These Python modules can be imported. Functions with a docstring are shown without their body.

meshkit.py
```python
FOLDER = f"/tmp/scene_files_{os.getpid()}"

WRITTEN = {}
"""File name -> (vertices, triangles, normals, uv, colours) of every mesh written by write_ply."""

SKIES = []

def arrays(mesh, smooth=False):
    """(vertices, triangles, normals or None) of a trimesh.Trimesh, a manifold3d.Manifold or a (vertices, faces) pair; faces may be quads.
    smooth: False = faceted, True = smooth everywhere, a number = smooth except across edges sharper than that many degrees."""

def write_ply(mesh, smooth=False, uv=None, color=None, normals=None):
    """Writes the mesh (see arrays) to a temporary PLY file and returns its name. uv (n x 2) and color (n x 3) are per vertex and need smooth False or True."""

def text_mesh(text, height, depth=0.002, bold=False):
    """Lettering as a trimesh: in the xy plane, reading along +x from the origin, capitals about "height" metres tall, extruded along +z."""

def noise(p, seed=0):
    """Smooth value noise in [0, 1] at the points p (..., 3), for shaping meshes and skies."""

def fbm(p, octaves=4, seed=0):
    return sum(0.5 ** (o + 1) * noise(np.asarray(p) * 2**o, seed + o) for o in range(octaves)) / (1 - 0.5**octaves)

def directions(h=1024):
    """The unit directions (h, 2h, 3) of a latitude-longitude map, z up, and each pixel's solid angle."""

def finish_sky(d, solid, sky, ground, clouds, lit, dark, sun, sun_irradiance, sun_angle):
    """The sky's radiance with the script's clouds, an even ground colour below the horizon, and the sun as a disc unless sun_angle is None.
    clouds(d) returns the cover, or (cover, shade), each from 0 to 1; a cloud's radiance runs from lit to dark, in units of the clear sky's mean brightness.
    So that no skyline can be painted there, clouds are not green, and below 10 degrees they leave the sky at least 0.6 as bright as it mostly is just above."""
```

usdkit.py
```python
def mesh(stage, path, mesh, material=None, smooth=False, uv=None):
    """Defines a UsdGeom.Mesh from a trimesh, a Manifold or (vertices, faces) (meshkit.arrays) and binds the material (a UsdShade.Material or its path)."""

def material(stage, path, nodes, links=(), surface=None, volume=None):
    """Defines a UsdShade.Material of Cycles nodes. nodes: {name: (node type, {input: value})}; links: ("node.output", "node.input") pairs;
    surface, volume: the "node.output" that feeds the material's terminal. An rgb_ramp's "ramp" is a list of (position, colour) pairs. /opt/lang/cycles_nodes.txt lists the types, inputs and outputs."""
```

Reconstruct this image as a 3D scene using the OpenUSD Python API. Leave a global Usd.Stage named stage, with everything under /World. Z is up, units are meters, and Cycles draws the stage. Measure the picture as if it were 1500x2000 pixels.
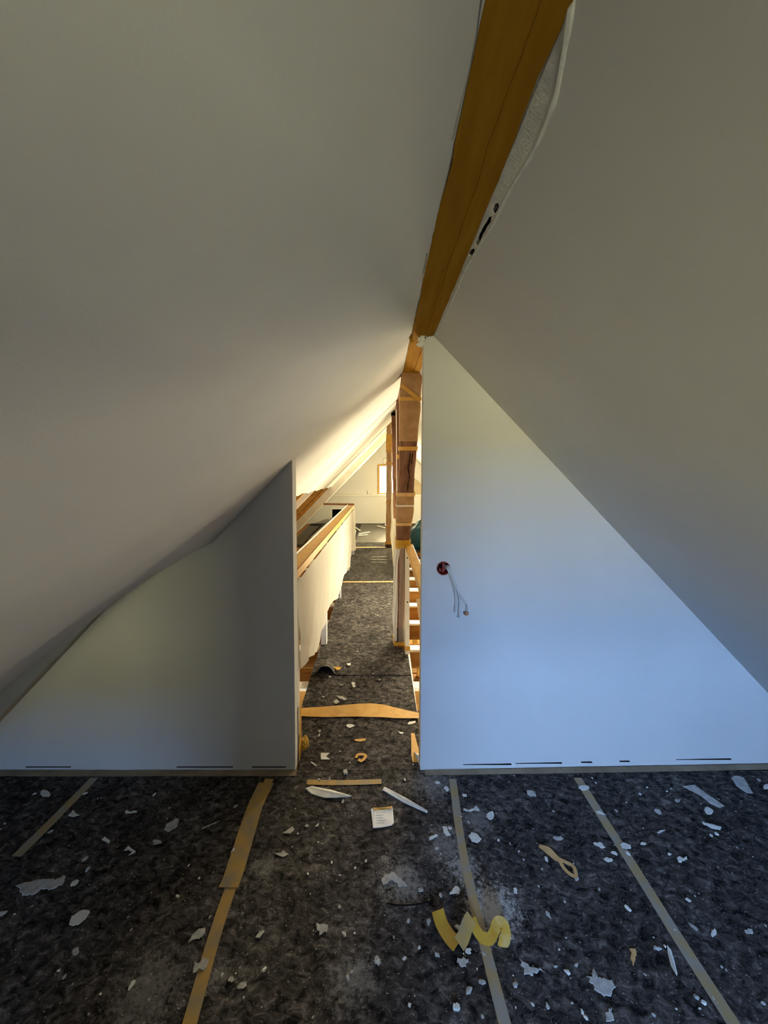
import math, random
import numpy as np, trimesh, usdkit, meshkit
import shapely
from shapely.geometry import Polygon, LineString, Point, box as sbox
from pxr import Usd, UsdGeom, UsdLux, UsdShade, Gf, Sdf

stage = Usd.Stage.CreateInMemory()
UsdGeom.SetStageUpAxis(stage, UsdGeom.Tokens.z); UsdGeom.SetStageMetersPerUnit(stage, 1.0)
UsdGeom.Xform.Define(stage, '/World')
random.seed(7); rng = np.random.default_rng(7)

# ---------------------------------------------------------------- camera, lights, exposure
FPX, HOR, CAMZ = 751.0, 891.0, 1.67          # focal length and horizon row of the 1500 x 2000 frame, eye height
cam = UsdGeom.Camera.Define(stage, '/World/camera')
AP = 36.0
cam.CreateHorizontalApertureAttr(AP); cam.CreateVerticalApertureAttr(AP * 2000 / 1500)
cam.CreateFocalLengthAttr(FPX / 1500 * AP)
cam.CreateVerticalApertureOffsetAttr((HOR - 1000) / 1500 * AP)
cam.CreateClippingRangeAttr(Gf.Vec2f(0.02, 200))
cam.AddTranslateOp().Set(Gf.Vec3d(0, 0, CAMZ)); cam.AddRotateXOp().Set(90.0)
cam.CreateExposureAttr(0.0)

def look(prim, frm, to):
    f = np.array(frm, float); z = f - np.array(to, float); z /= np.linalg.norm(z)
    up = np.array([0, 0, 1.0]) if abs(z[2]) < .98 else np.array([0, 1.0, 0])
    x = np.cross(up, z); x /= np.linalg.norm(x); y = np.cross(z, x)
    m = Gf.Matrix4d(*x, 0, *y, 0, *z, 0, *f, 1)
    prim.AddTransformOp().Set(m)

def rect_light(name, frm, to, w, h, color, inten):
    l = UsdLux.RectLight.Define(stage, '/World/' + name)
    l.CreateWidthAttr(w); l.CreateHeightAttr(h); l.CreateIntensityAttr(inten); l.CreateColorAttr(Gf.Vec3f(*color))
    look(l, frm, to)
    return l

dome = UsdLux.DomeLight.Define(stage, '/World/sky')
dome.CreateIntensityAttr(1.6); dome.CreateColorAttr(Gf.Vec3f(1.0, .93, .80))
# daylight through two unseen gable windows added behind the camera: blue sky from above, sunlit garden from below
rect_light('sky_light', (.6, -8.5, 2.9), (.5, -2.4, 1.25), 9.0, 3.4, (.27, .50, 1.0), 152.0)
rect_light('garden_light', (.6, -8.5, .2), (.5, -2.4, 1.25), 9.0, 1.5, (1.0, .92, .53), 75.0)
# the far room: low sun through its gable window and an unseen fill lamp for the dust sheet
rect_light('far_window_light', (.05, 10.35, 1.3), (.0, 6, .9), 1.1, 1.3, (1.0, .84, .50), 140.0)
rect_light('added_fill_light', (.95, 4.7, .85), (-.75, 2.9, .40), .6, .6, (1.0, .85, .56), 92.0)  # added fill light, no lamp of its own in the room
FILL_BULB = (.76, 7.55, .92)
fill_bulb = UsdLux.SphereLight.Define(stage, '/World/fill_bulb_light'); fill_bulb.CreateRadiusAttr(.07); fill_bulb.CreateIntensityAttr(760.0); fill_bulb.CreateColorAttr(Gf.Vec3f(1.0, .83, .45))  # added fill light that brightens the far gable and ceiling
fill_bulb.AddTranslateOp().Set(Gf.Vec3d(*FILL_BULB))

# ---------------------------------------------------------------- helpers
USED = {}
def numbered(parent, name):
    k = (parent, name); n = USED.get(k, 0); USED[k] = n + 1
    return name if n == 0 else f'{name}_{n:03d}'
def setd(p, label=None, cat=None, group=None, kind=None):
    for k, v in (('label', label), ('category', cat), ('group', group), ('kind', kind)):
        if v: p.SetCustomDataByKey(k, v)
    return p
def path_of(x): return x if isinstance(x, str) else str(x.GetPath())
def thing(name, label, cat, loc=(0, 0, 0), group=None, kind=None):
    x = UsdGeom.Xform.Define(stage, '/World/' + numbered('/World', name))
    x.AddTranslateOp().Set(Gf.Vec3d(*map(float, loc)))
    return setd(x.GetPrim(), label, cat, group, kind)
ORG = {}
def obj(name, mesh, m, parent=None, label=None, cat=None, group=None, kind=None, smooth=False):
    par = path_of(parent) if parent is not None else '/World'
    if isinstance(mesh, list): mesh = trimesh.util.concatenate(mesh)
    mesh = mesh.copy()
    if parent is not None:                                     # parts are modelled in world space and moved under their thing
        t = UsdGeom.XformCache().GetLocalToWorldTransform(stage.GetPrimAtPath(par)).ExtractTranslation()
        mesh.apply_translation(-np.array(t))
        pth = par + '/' + numbered(par, name)
        g = usdkit.mesh(stage, pth, mesh, M[m], smooth=smooth)
    else:
        c = mesh.bounds.mean(0); c[2] = mesh.bounds[0][2]
        mesh.apply_translation(-c)
        pth = '/World/' + numbered('/World', name)
        g = usdkit.mesh(stage, pth, mesh, M[m], smooth=smooth)
        UsdGeom.Xformable(g).AddTranslateOp().Set(Gf.Vec3d(*map(float, c)))
    return setd(g.GetPrim(), label, cat, group, kind)
def P(px, py, D): return np.array([(px - 750) * D / FPX, D, CAMZ - (py - HOR) * D / FPX])
def F(px, py, z=0.006):
    D = (CAMZ - z) * FPX / (py - HOR); return np.array([(px - 750) * D / FPX, D, z])
def bx(lo, hi, b=0.0):
    lo, hi = np.array(lo, float), np.array(hi, float)
    if b <= 0:
        m = trimesh.creation.box(hi - lo); m.apply_translation((lo + hi) / 2); return m
    b = min(b, .45 * (hi - lo).min()); pts = []
    for i in np.ndindex(2, 2, 2):
        c = np.where(np.array(i) == 0, lo, hi); s = np.where(np.array(i) == 0, 1, -1)
        for k in range(3):
            q = c + s * b; q[k] = c[k]; pts.append(q)
    return trimesh.convex.convex_hull(np.array(pts))
def hull(pts): return trimesh.convex.convex_hull(np.array(pts, float))
def bar(a, b, w, h, up=(0, 0, 1), bev=.003):
    a, b = np.array(a, float), np.array(b, float); L = np.linalg.norm(b - a); z = (b - a) / L
    x = np.cross(up, z); x /= np.linalg.norm(x); y = np.cross(z, x)
    m = bx((-w / 2, -h / 2, 0), (w / 2, h / 2, L), bev)
    T = np.eye(4); T[:3, 0], T[:3, 1], T[:3, 2], T[:3, 3] = x, y, z, a
    m.apply_transform(T); return m
def ext(poly, thick, o, u, v):
    """extrude a shapely polygon in frame (o; u, v), towards u x v"""
    o, u, v = (np.array(q, float) for q in (o, u, v)); n = np.cross(u, v)
    ps = list(getattr(poly, 'geoms', [poly]))
    ms = [trimesh.creation.extrude_polygon(p, abs(thick), engine='earcut') for p in ps if p.area > 1e-9]
    m = trimesh.util.concatenate(ms)
    if thick < 0: m.apply_translation((0, 0, thick))
    T = np.eye(4); T[:3, 0], T[:3, 1], T[:3, 2], T[:3, 3] = u, v, n, o
    m.apply_transform(T)
    return m
def tube(pts, r, n=8, caps=True):
    pts = np.array(pts, float); k = len(pts); r = np.broadcast_to(r, k)
    t = np.gradient(pts, axis=0); t /= np.linalg.norm(t, axis=1)[:, None]
    a = np.array([0, 0, 1.0]) if abs(t[0][2]) < .9 else np.array([1.0, 0, 0]); V = []
    for i in range(k):
        x = np.cross(a, t[i]); x /= np.linalg.norm(x); y = np.cross(t[i], x); a = y if False else a
        th = np.arange(n) / n * 2 * np.pi
        V.append(pts[i] + r[i] * (np.cos(th)[:, None] * x + np.sin(th)[:, None] * y))
    V = np.vstack(V); Fc = []
    for i in range(k - 1):
        for j in range(n):
            p, q = i * n + j, i * n + (j + 1) % n
            Fc += [[p, q, q + n], [p, q + n, p + n]]
    if caps:
        Fc += [[0, j + 1, j] for j in range(1, n - 1)]; b = (k - 1) * n
        Fc += [[b, b + j, b + j + 1] for j in range(1, n - 1)]
    return trimesh.Trimesh(V, Fc, process=False)
def smooth_path(pts, n=40):
    pts = np.array(pts, float); k = len(pts); out = []
    q = np.vstack([2 * pts[0] - pts[1], pts, 2 * pts[-1] - pts[-2]])
    for s in np.linspace(0, k - 1 - 1e-9, n):
        i = int(s); t = s - i; p0, p1, p2, p3 = q[i:i + 4]
        out.append(.5 * (2 * p1 + (p2 - p0) * t + (2 * p0 - 5 * p1 + 4 * p2 - p3) * t * t + (3 * p1 - p0 - 3 * p2 + p3) * t ** 3))
    return np.array(out)
def sheet(grid, th):
    """closed thin solid from a grid (a, b, 3) of points, thickened by th along the mean normal"""
    g = np.asarray(grid, float); a, b = g.shape[:2]
    du = np.gradient(g, axis=0); dv = np.gradient(g, axis=1); n = np.cross(du, dv); n /= np.maximum(np.linalg.norm(n, axis=2, keepdims=True), 1e-12)
    V = np.vstack([(g + n * th / 2).reshape(-1, 3), (g - n * th / 2).reshape(-1, 3)]); o = a * b; Fc = []
    I = np.arange(o).reshape(a, b)
    A, B, C, D = I[:-1, :-1].ravel(), I[1:, :-1].ravel(), I[1:, 1:].ravel(), I[:-1, 1:].ravel()
    Fc = np.vstack([np.c_[A, B, C], np.c_[A, C, D], np.c_[A, C, B] + o, np.c_[A, D, C] + o])
    ring = np.concatenate([I[0, :], I[1:, -1], I[-1, -2::-1], I[-2:0:-1, 0]]); r2 = np.roll(ring, -1)
    Fc = np.vstack([Fc, np.c_[ring, r2, r2 + o], np.c_[ring, r2 + o, ring + o]])
    m = trimesh.Trimesh(V, Fc, process=False)
    return m
def ribbon(path, width, th, up=(0, 0, 1)):
    p = np.array(path, float); t = np.gradient(p, axis=0); t /= np.linalg.norm(t, axis=1)[:, None]
    up = np.broadcast_to(np.array(up, float), p.shape); s = np.cross(t, up); s /= np.linalg.norm(s, axis=1)[:, None]
    w = np.broadcast_to(width, len(p))[:, None] / 2
    return sheet(np.stack([p - s * w, p, p + s * w], 1), th)

# ---------------------------------------------------------------- materials
UsdGeom.Scope.Define(stage, '/World/Looks')
M = {}
def mat(name, c1, c2=None, scale=6.0, detail=4.0, rough=.6, bump=0.0, bscale=60.0, spec=.3, stretch=(1, 1, 1), lo=.35, hi=.65, bdist=.01, **extra):
    c2 = c2 or c1
    nodes = {'g': ('geometry', {}), 'mp': ('mapping', {'scale': stretch}), 'n': ('noise_texture', {'scale': scale, 'detail': detail, 'roughness': .6}),
             'r': ('rgb_ramp', {'ramp': [(lo, c1), (hi, c2)]}), 'p': ('principled_bsdf', {'roughness': rough, 'specular_ior_level': spec, **extra})}
    links = [('g.position', 'mp.vector'), ('mp.vector', 'n.vector'), ('n.fac', 'r.fac'), ('r.color', 'p.base_color')]
    if bump:
        nodes['bn'] = ('noise_texture', {'scale': bscale, 'detail': 3.0}); nodes['b'] = ('bump', {'strength': bump, 'distance': bdist})
        links += [('mp.vector', 'bn.vector'), ('bn.fac', 'b.height'), ('b.normal', 'p.normal')]
    M[name] = usdkit.material(stage, '/World/Looks/' + name, nodes, links, surface='p.BSDF')
mat('plaster', (.60, .59, .565), (.64, .63, .605), 1.4, rough=.85, bump=.08, bscale=220, bdist=.002, spec=.15)
mat('plaster_rough', (.60, .60, .57), (.74, .73, .69), 30, rough=.9, bump=.5, bscale=160, bdist=.003, spec=.15)
mat('white_paint', (.72, .70, .64), (.80, .78, .72), 8, rough=.5, spec=.35)
mat('trim_white', (.76, .74, .68), (.80, .78, .73), 5, rough=.45)
mat('masking_paper', (.27, .125, .010), (.33, .165, .016), 3.0, rough=.8, spec=.03, bump=.25, bscale=30, bdist=.003, stretch=(10, 1, 10))
mat('tape_dusty', (.42, .27, .08), (.26, .22, .16), 14, rough=.6, lo=.45, hi=.7, bump=.15, bscale=80, bdist=.001)
mat('tape_grey', (.36, .27, .13), (.30, .28, .24), 16, rough=.7, lo=.40, hi=.62, bump=.2, bscale=80, bdist=.001)
mat('tape_brown', (.22, .17, .11), (.34, .27, .18), 9, rough=.7, stretch=(1, 1, 1))
mat('tape_orange', (.52, .27, .045), (.60, .34, .075), 18, rough=.5, bump=.2, bscale=60, bdist=.001)
mat('tape_yellow', (.44, .23, .015), (.54, .32, .04), 18, rough=.5)
mat('timber', (.11, .045, .022), (.25, .12, .065), 7, rough=.7, bump=.5, bscale=18, bdist=.006, stretch=(3, 3, .5))
mat('timber_light', (.34, .20, .10), (.50, .33, .18), 7, rough=.7, bump=.4, bscale=18, bdist=.006, stretch=(3, 3, .5))
mat('timber_dark', (.04, .025, .016), (.10, .05, .03), 9, rough=.7, bump=.3, bscale=20, bdist=.004)
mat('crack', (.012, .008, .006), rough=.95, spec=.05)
mat('cardboard', (.33, .18, .08), (.42, .25, .12), 14, rough=.75, bump=.2, bscale=90, bdist=.002)
mat('foam_wrap', (.55, .33, .13), (.66, .42, .18), 20, rough=.7, bump=.2, bscale=90, bdist=.002)
mat('oiled_wood', (.36, .18, .03), (.52, .30, .06), 6, rough=.4, bump=.25, bscale=22, bdist=.003, stretch=(1, 4, 4))
mat('raw_plank', (.22, .10, .022), (.40, .21, .055), 5, rough=.6, bump=.3, bscale=22, bdist=.003, stretch=(.6, 6, 3))
mat('paper', (.80, .80, .78), rough=.8, spec=.1)
mat('ink', (.5, .5, .52), rough=.8, spec=.1)
mat('flake', (.62, .62, .58), (.74, .74, .70), 40, rough=.85, bump=.3, bscale=200, bdist=.001, spec=.1)
mat('flake_dirty', (.34, .34, .33), (.52, .52, .50), 60, rough=.9, bump=.4, bscale=200, bdist=.001, spec=.1)
mat('black_shade', (.004, .004, .004), rough=.95, spec=.02)
mat('bag_blue', (.004, .05, .085), (.012, .085, .12), 4, rough=.45, bump=.4, bscale=14, bdist=.01, spec=.3)
mat('box_orange', (.36, .03, .008), (.22, .016, .006), 40, rough=.4)
mat('cable_grey', (.50, .50, .49), (.56, .56, .55), 20, rough=.5)
mat('wire_dark', (.06, .055, .06), rough=.5)
mat('wire_blue', (.05, .12, .22), rough=.5)
mat('copper', (.72, .35, .2), rough=.35, metallic=.9)
mat('felt_grey', (.22, .20, .19), (.32, .30, .28), 40, rough=.9, bump=.3, bscale=200, bdist=.002)
mat('frame_wood', (.46, .25, .05), (.56, .33, .09), 10, rough=.5)
mat('brown_rail', (.30, .14, .07), (.38, .19, .10), 10, rough=.6)
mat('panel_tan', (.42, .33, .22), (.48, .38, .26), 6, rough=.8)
mat('lawn', (.05, .12, .02), (.09, .17, .04), 3, rough=.9)

def felt_material():
    """grey recycled-fibre felt: mottled, dark holes, pale fibres, plaster dust trodden in where the work was done"""
    N = {'g': ('geometry', {}),
         'n1': ('noise_texture', {'scale': 26.0, 'detail': 6.0, 'roughness': .72, 'distortion': .7}),
         'n2': ('noise_texture', {'scale': 5.0, 'detail': 4.0, 'roughness': .6}),
         'n3': ('noise_texture', {'scale': 120.0, 'detail': 2.0}),
         'mp': ('mapping', {'scale': (1.0, 1.45, 1.0), 'rotation': (0, 0, .5)}),
         'r1': ('rgb_ramp', {'ramp': [(.36, (.007, .0065, .007)), (.45, (.036, .033, .032)), (.56, (.085, .078, .075)), (.68, (.21, .195, .185))]}),
         'r2': ('rgb_ramp', {'ramp': [(.35, (.62, .60, .60)), (.7, (1.25, 1.25, 1.25))]}),
         'r3': ('rgb_ramp', {'ramp': [(.665, (0, 0, 0)), (.74, (1, 1, 1))]}),
         'mul': ('mix', {'mix_type': 'multiply', 'fac': 1.0}),
         'spk': ('mix', {'mix_type': 'mix', 'color2': (.36, .35, .33)}),
         'p': ('principled_bsdf', {'roughness': .95, 'specular_ior_level': .08}),
         'b': ('bump', {'strength': .7, 'distance': .006})}
    L = [('g.position', 'mp.vector'), ('mp.vector', 'n1.vector'), ('g.position', 'n2.vector'), ('mp.vector', 'n3.vector'), ('n1.fac', 'r1.fac'), ('n2.fac', 'r2.fac'),
         ('r1.color', 'mul.color1'), ('r2.color', 'mul.color2'), ('n3.fac', 'r3.fac'), ('mul.color', 'spk.color1'), ('r3.color', 'spk.fac'),
         ('n1.fac', 'b.height'), ('b.normal', 'p.normal')]
    last = 'spk.color'
    # trodden-in plaster dust: patches of their own shape, at fixed places on the felt
    spots = [(F(965, 1775), .13, 1.0), (F(905, 1700), .10, .6), (F(785, 1725), .12, .5), (F(870, 1650), .12, .4), (F(845, 1530), .16, .35), (F(690, 1915), .10, .35), (F(285, 1935), .14, .3), (F(930, 1600), .10, .3), (F(520, 1690), .08, .25), (F(425, 1905), .06, .3)]
    for i, (c, r, a) in enumerate(spots):
        N[f's{i}'] = ('vector_math', {'math_type': 'distance', 'vector2': tuple(c)})
        N[f'w{i}'] = ('noise_texture', {'scale': 75.0, 'detail': 5.0, 'roughness': .75})
        N[f'm{i}'] = ('math', {'math_type': 'multiply_add', 'value2': -1.0 / r, 'value3': 1.0})
        N[f'q{i}'] = ('math', {'math_type': 'multiply_add', 'value2': 3.0, 'value3': -1.5})
        N[f'a{i}'] = ('math', {'math_type': 'add'})
        N[f'k{i}'] = ('rgb_ramp', {'ramp': [(.22, (0, 0, 0)), (.85, (a, a, a))]})
        N[f'x{i}'] = ('mix', {'mix_type': 'mix', 'color2': (.46, .455, .44)})
        L += [('g.position', f's{i}.vector1'), ('g.position', f'w{i}.vector'), (f's{i}.value', f'm{i}.value1'), (f'w{i}.fac', f'q{i}.value1'), (f'm{i}.value', f'a{i}.value1'), (f'q{i}.value', f'a{i}.value2'),
              (f'a{i}.value', f'k{i}.fac'), (last, f'x{i}.color1'), (f'k{i}.color', f'x{i}.fac')]
        last = f'x{i}.color'
    L.append((last, 'p.base_color'))
    M['felt'] = usdkit.material(stage, '/World/Looks/felt', N, L, surface='p.BSDF')
felt_material()
def film_material(name, col, clear, rough=.25):
    N = {'g': ('geometry', {}), 'n': ('noise_texture', {'scale': 9.0, 'detail': 3.0}), 'b': ('bump', {'strength': .5, 'distance': .01}),
         'd': ('principled_bsdf', {'base_color': col, 'roughness': rough, 'specular_ior_level': .5}), 't': ('translucent_bsdf', {'color': col}), 'c': ('transparent_bsdf', {}),
         'm1': ('mix_closure', {'fac': .45}), 'm2': ('mix_closure', {'fac': clear})}
    L = [('g.position', 'n.vector'), ('n.fac', 'b.height'), ('b.normal', 'd.normal'), ('d.BSDF', 'm1.closure1'), ('t.BSDF', 'm1.closure2'), ('m1.closure', 'm2.closure1'), ('c.BSDF', 'm2.closure2')]
    M[name] = usdkit.material(stage, '/World/Looks/' + name, N, L, surface='m2.closure')
film_material('film', (.84, .82, .75), .18)
film_material('film_clear', (.80, .78, .72), .86)
def glass_material():
    N = {'f': ('fresnel', {'IOR': 1.5}), 'g': ('glossy_bsdf', {'color': (1, 1, 1), 'roughness': .02}), 't': ('transparent_bsdf', {'color': (.97, .98, .97)}), 'm': ('mix_closure', {})}
    M['glass'] = usdkit.material(stage, '/World/Looks/glass', N, [('f.fac', 'm.fac'), ('t.BSDF', 'm.closure1'), ('g.BSDF', 'm.closure2')], surface='m.closure')
glass_material()

# ---------------------------------------------------------------- the shell
WY = 2.04                                     # front face of the partition
XL, XR, ZR = .144, .262, 2.31                 # edges of the ridge beam's underside
SL, SR = math.tan(math.radians(46.2)), math.tan(math.radians(46.6))
YB, YE = -2.45, 9.65                          # back gable, far gable
# left slope: frame at the beam's left edge; u = +y, v = down the slope; u x v points up and out
aL, aR = math.atan(SL), math.atan(SR)
oL, uL, vL = np.array([XL, 0, ZR]), np.array([0, 1.0, 0]), np.array([-math.cos(aL), 0, -math.sin(aL)])
oR, uR, vR = np.array([XR, 0, ZR]), np.array([0, -1.0, 0]), np.array([math.cos(aR), 0, -math.sin(aR)])
nL, nR = np.cross(uL, vL), np.cross(uR, vR)
def on_left(px, py):                          # (y, s) of a pixel on the left slope
    d = P(px, py, 1.0) - [0, 0, CAMZ]; c = np.array([0, 0, CAMZ]); t = ((oL - c) @ nL) / (d @ nL); q = c + d * t - oL
    return q @ uL, q @ vL
def on_right(px, py):
    d = P(px, py, 1.0) - [0, 0, CAMZ]; c = np.array([0, 0, CAMZ]); t = ((oR - c) @ nR) / (d @ nR); q = c + d * t - oR
    return q @ uR, q @ vR
sz = lambda z, a: (ZR - z) / math.sin(a)      # distance down a slope to height z
LEN_L, LEN_R = sz(-.02, aL), sz(-.02, aR)

# subfloor: near room, walkway deck, far room; open joists either side of the walkway
fl = thing('floor', 'subfloor of the attic under the grey felt', 'floor', kind='structure')
for k in range(30):
    x0 = -2.6 + k * .175
    if x0 > 2.5: break
    obj('floorboard', bx((x0, YB - .2, -.06), (x0 + .172, WY + .13, 0), .003), 'raw_plank', fl)
for k in range(6):
    x0 = -.53 + k * .125
    obj('walkway_board', bx((x0, WY + .132, -.03), (x0 + .123, 6.62, 0), .003), 'trim_white', fl)
for k in range(30):
    x0 = -2.6 + k * .175
    if x0 > 2.5: break
    obj('far_floorboard', bx((x0, 6.90 if x0 < -.6 else 6.63, -.06), (x0 + .172, YE + .1, 0), .003), 'raw_plank', fl)
cl = thing('floor_lower', 'wood boards of the ceiling below seen between the open joists', 'boards', kind='structure')
for k in range(40):
    y0 = WY - .3 + k * .18
    if y0 > YE: break
    obj('plank', bx((-2.6, y0, -.36 + .006 * (k % 3)), (2.6, y0 + .176, -.33 + .006 * (k % 3)), .003), 'raw_plank', cl)

# sloping ceilings --------------------------------------------------
def warp(y, s):
    """the lower part of the left slope steps back beside the partition"""
    s0, s1 = sz(1.211, aL), sz(1.211, aL) + .335
    g = np.clip((y - .55) / (2.02 - .55), 0, 1)
    f = np.clip((s - s0) / (s1 - s0 + 1.1 * (1 - g)), 0, 1)
    return .172 * f * g
cL = thing('ceiling', 'sloping white plaster ceiling on the left of the ridge beam', 'ceiling', kind='structure')
# the part in view up to the partition: a fine grid so that the step can be modelled
ys = np.concatenate([np.linspace(.33, .75, 6)[:-1], np.linspace(.75, 2.14, 40)])
s0, s1 = sz(1.211, aL), sz(1.211, aL) + .335
ss = np.unique(np.concatenate([np.linspace(.16, s0, 14), np.linspace(s0, s1, 12), np.linspace(s1, LEN_L + .2, 40)]))
Yg, Sg = np.meshgrid(ys, ss, indexing='ij')
G = oL + Yg[..., None] * uL + Sg[..., None] * vL + (warp(Yg, Sg) + .01)[..., None] * nL
obj('plasterboard', sheet(G, .02), 'plaster', cL, smooth=20)
crack = Polygon([on_left(938, 0), on_left(930, 62), on_left(917, 130), on_left(905, 178), on_left(893, 225), on_left(882, 275), on_left(884, 275), on_left(896, 225), on_left(908, 178), on_left(920, 130), on_left(933, 62), on_left(942, 0)])
crk2 = [Polygon([on_left(833, 495), on_left(825, 535), on_left(827, 535), on_left(836, 495)]), Polygon([on_left(818, 585), on_left(811, 612), on_left(812.2, 612), on_left(819.5, 585)])]
top = sbox(YB - .1, -.006, 2.14, .16)
for c in [crack] + crk2: top = top.difference(c)
obj('ridge_board', ext(top, .02, oL, uL, vL), 'plaster', cL)
back = sbox(YB - .1, .16, .33, LEN_L + .2)
obj('plasterboard', ext(back, .02, oL, uL, vL), 'plaster', cL)
# beyond the partition: down to the open rafters
lowA = lambda y: sz(1.30 + (y - 3.57) * (1.03 - 1.30) / (8.1 - 3.57), aL)
wob = [(y, lowA(y) + .012 * math.sin(y * 7.3) + .008 * math.sin(y * 17)) for y in np.linspace(3.0, 8.05, 40)]
far = Polygon([(2.14, -.006), (8.05, -.006)] + wob[::-1] + [(3.0, LEN_L + .1), (2.14, LEN_L + .1)])
obj('plasterboard', ext(far, .02, oL, uL, vL), 'plaster', cL)
# the last bay before the far gable is boarded lower, with a white edge board
OFF = .12
obj('lowered_ceiling', ext(sbox(8.0, -.05, YE + .1, LEN_L + .2), .05, oL - nL * OFF, uL, vL), 'plaster', cL)
obj('edge_board', ext(sbox(7.96, .0, 8.0, LEN_L + .2), .20, oL - nL * OFF, uL, vL), 'white_paint', cL, label='white painted edge board of the lowered bay')

cR = thing('ceiling', 'sloping white plaster ceiling on the right of the ridge beam', 'ceiling', kind='structure')
bead_px = [(1122, -40), (1112, 40), (1100, 110), (1086, 185), (1066, 240), (1042, 295), (1012, 345), (985, 392), (962, 440), (942, 470), (925, 500), (908, 528), (895, 560), (880, 595), (866, 625), (853, 652)]
bead = smooth_path([(*on_right(*p), 0) for p in bead_px], 90)[:, :2]
def gap(pts): return Polygon([on_right(*p) for p in pts])
gaps = [gap([(968, 398), (974, 396), (975, 404), (970, 412), (966, 416), (964, 410)]),
        gap([(956, 424), (961, 422), (959, 432), (953, 440), (948, 450), (944, 456), (941, 464), (936, 474), (931, 479), (929, 473), (935, 466), (938, 456), (944, 444), (951, 434)]),
        gap([(921, 487), (927, 485), (928, 491), (923, 498), (917, 499), (917, 494)]),
        gap([(897, 527), (900, 531), (903, 531), (899, 533)])]
rp = sbox(-YE - .1, -.004, -YB + .1, LEN_R + .2)
for g in gaps: rp = rp.difference(g.buffer(.009))
obj('plasterboard', ext(rp, .02, oR, uR, vR), 'plaster', cR)
bw = meshkit.fbm(np.c_[bead * 30, np.zeros(len(bead))], 3)
pth = oR + bead[:, :1] * uR + bead[:, 1:] * vR - nR * .0005
obj('plaster_bead', tube(pth, .0035 + .004 * bw, 8), 'plaster_rough', cR, label='rough raised bead of filler along the edge of the filled strip', smooth=40)
for g in gaps: obj('gap', ext(g.buffer(.012), .004, oR + nR * .021, uR, vR), 'crack', cR, label='black backing painted as the shade in the hollow behind the broken filler')  # black plate paints the darkness of the hollow
# filler strip feathered between the beam and the bead
edge = np.stack([np.interp(np.linspace(0, 1, 90), np.linspace(0, 1, 90), bead[:, 0]), np.full(90, .004)], 1)
strip = Polygon(np.vstack([bead * [1, 1] + [0, -.003], edge[::-1]])).buffer(0)
for g in gaps: strip = strip.difference(g.buffer(.0006))
obj('filler_strip', ext(strip, -.002, oR, uR, vR), 'plaster_rough', cR, label='grey strip of filler between the beam and the bead')
obj('lowered_ceiling', ext(sbox(-YE - .1, -.05, -8.0, LEN_R + .2), .05, oR - nR * OFF, uR, vR), 'plaster', cR)
obj('edge_board', ext(sbox(-8.0, .0, -7.96, LEN_R + .2), .20, oR - nR * OFF, uR, vR), 'white_paint', cR)

# roof deck outside both slopes
dk = thing('roof_deck', 'rough wooden roof deck behind the ceilings', 'roof', kind='structure')
obj('deck', ext(sbox(YB - .15, -.12, YE + .2, 3.6), .02, oL + nL * .27, uL, vL), 'timber_dark', dk)
obj('deck', ext(sbox(-YE - .2, -.12, -YB + .15, 3.6), .02, oR + nR * .27, uR, vR), 'timber_dark', dk)
obj('ridge_cap', bx((-.35, YB - .15, 2.66), (.75, YE + .2, 2.70)), 'timber_dark', dk)
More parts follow.
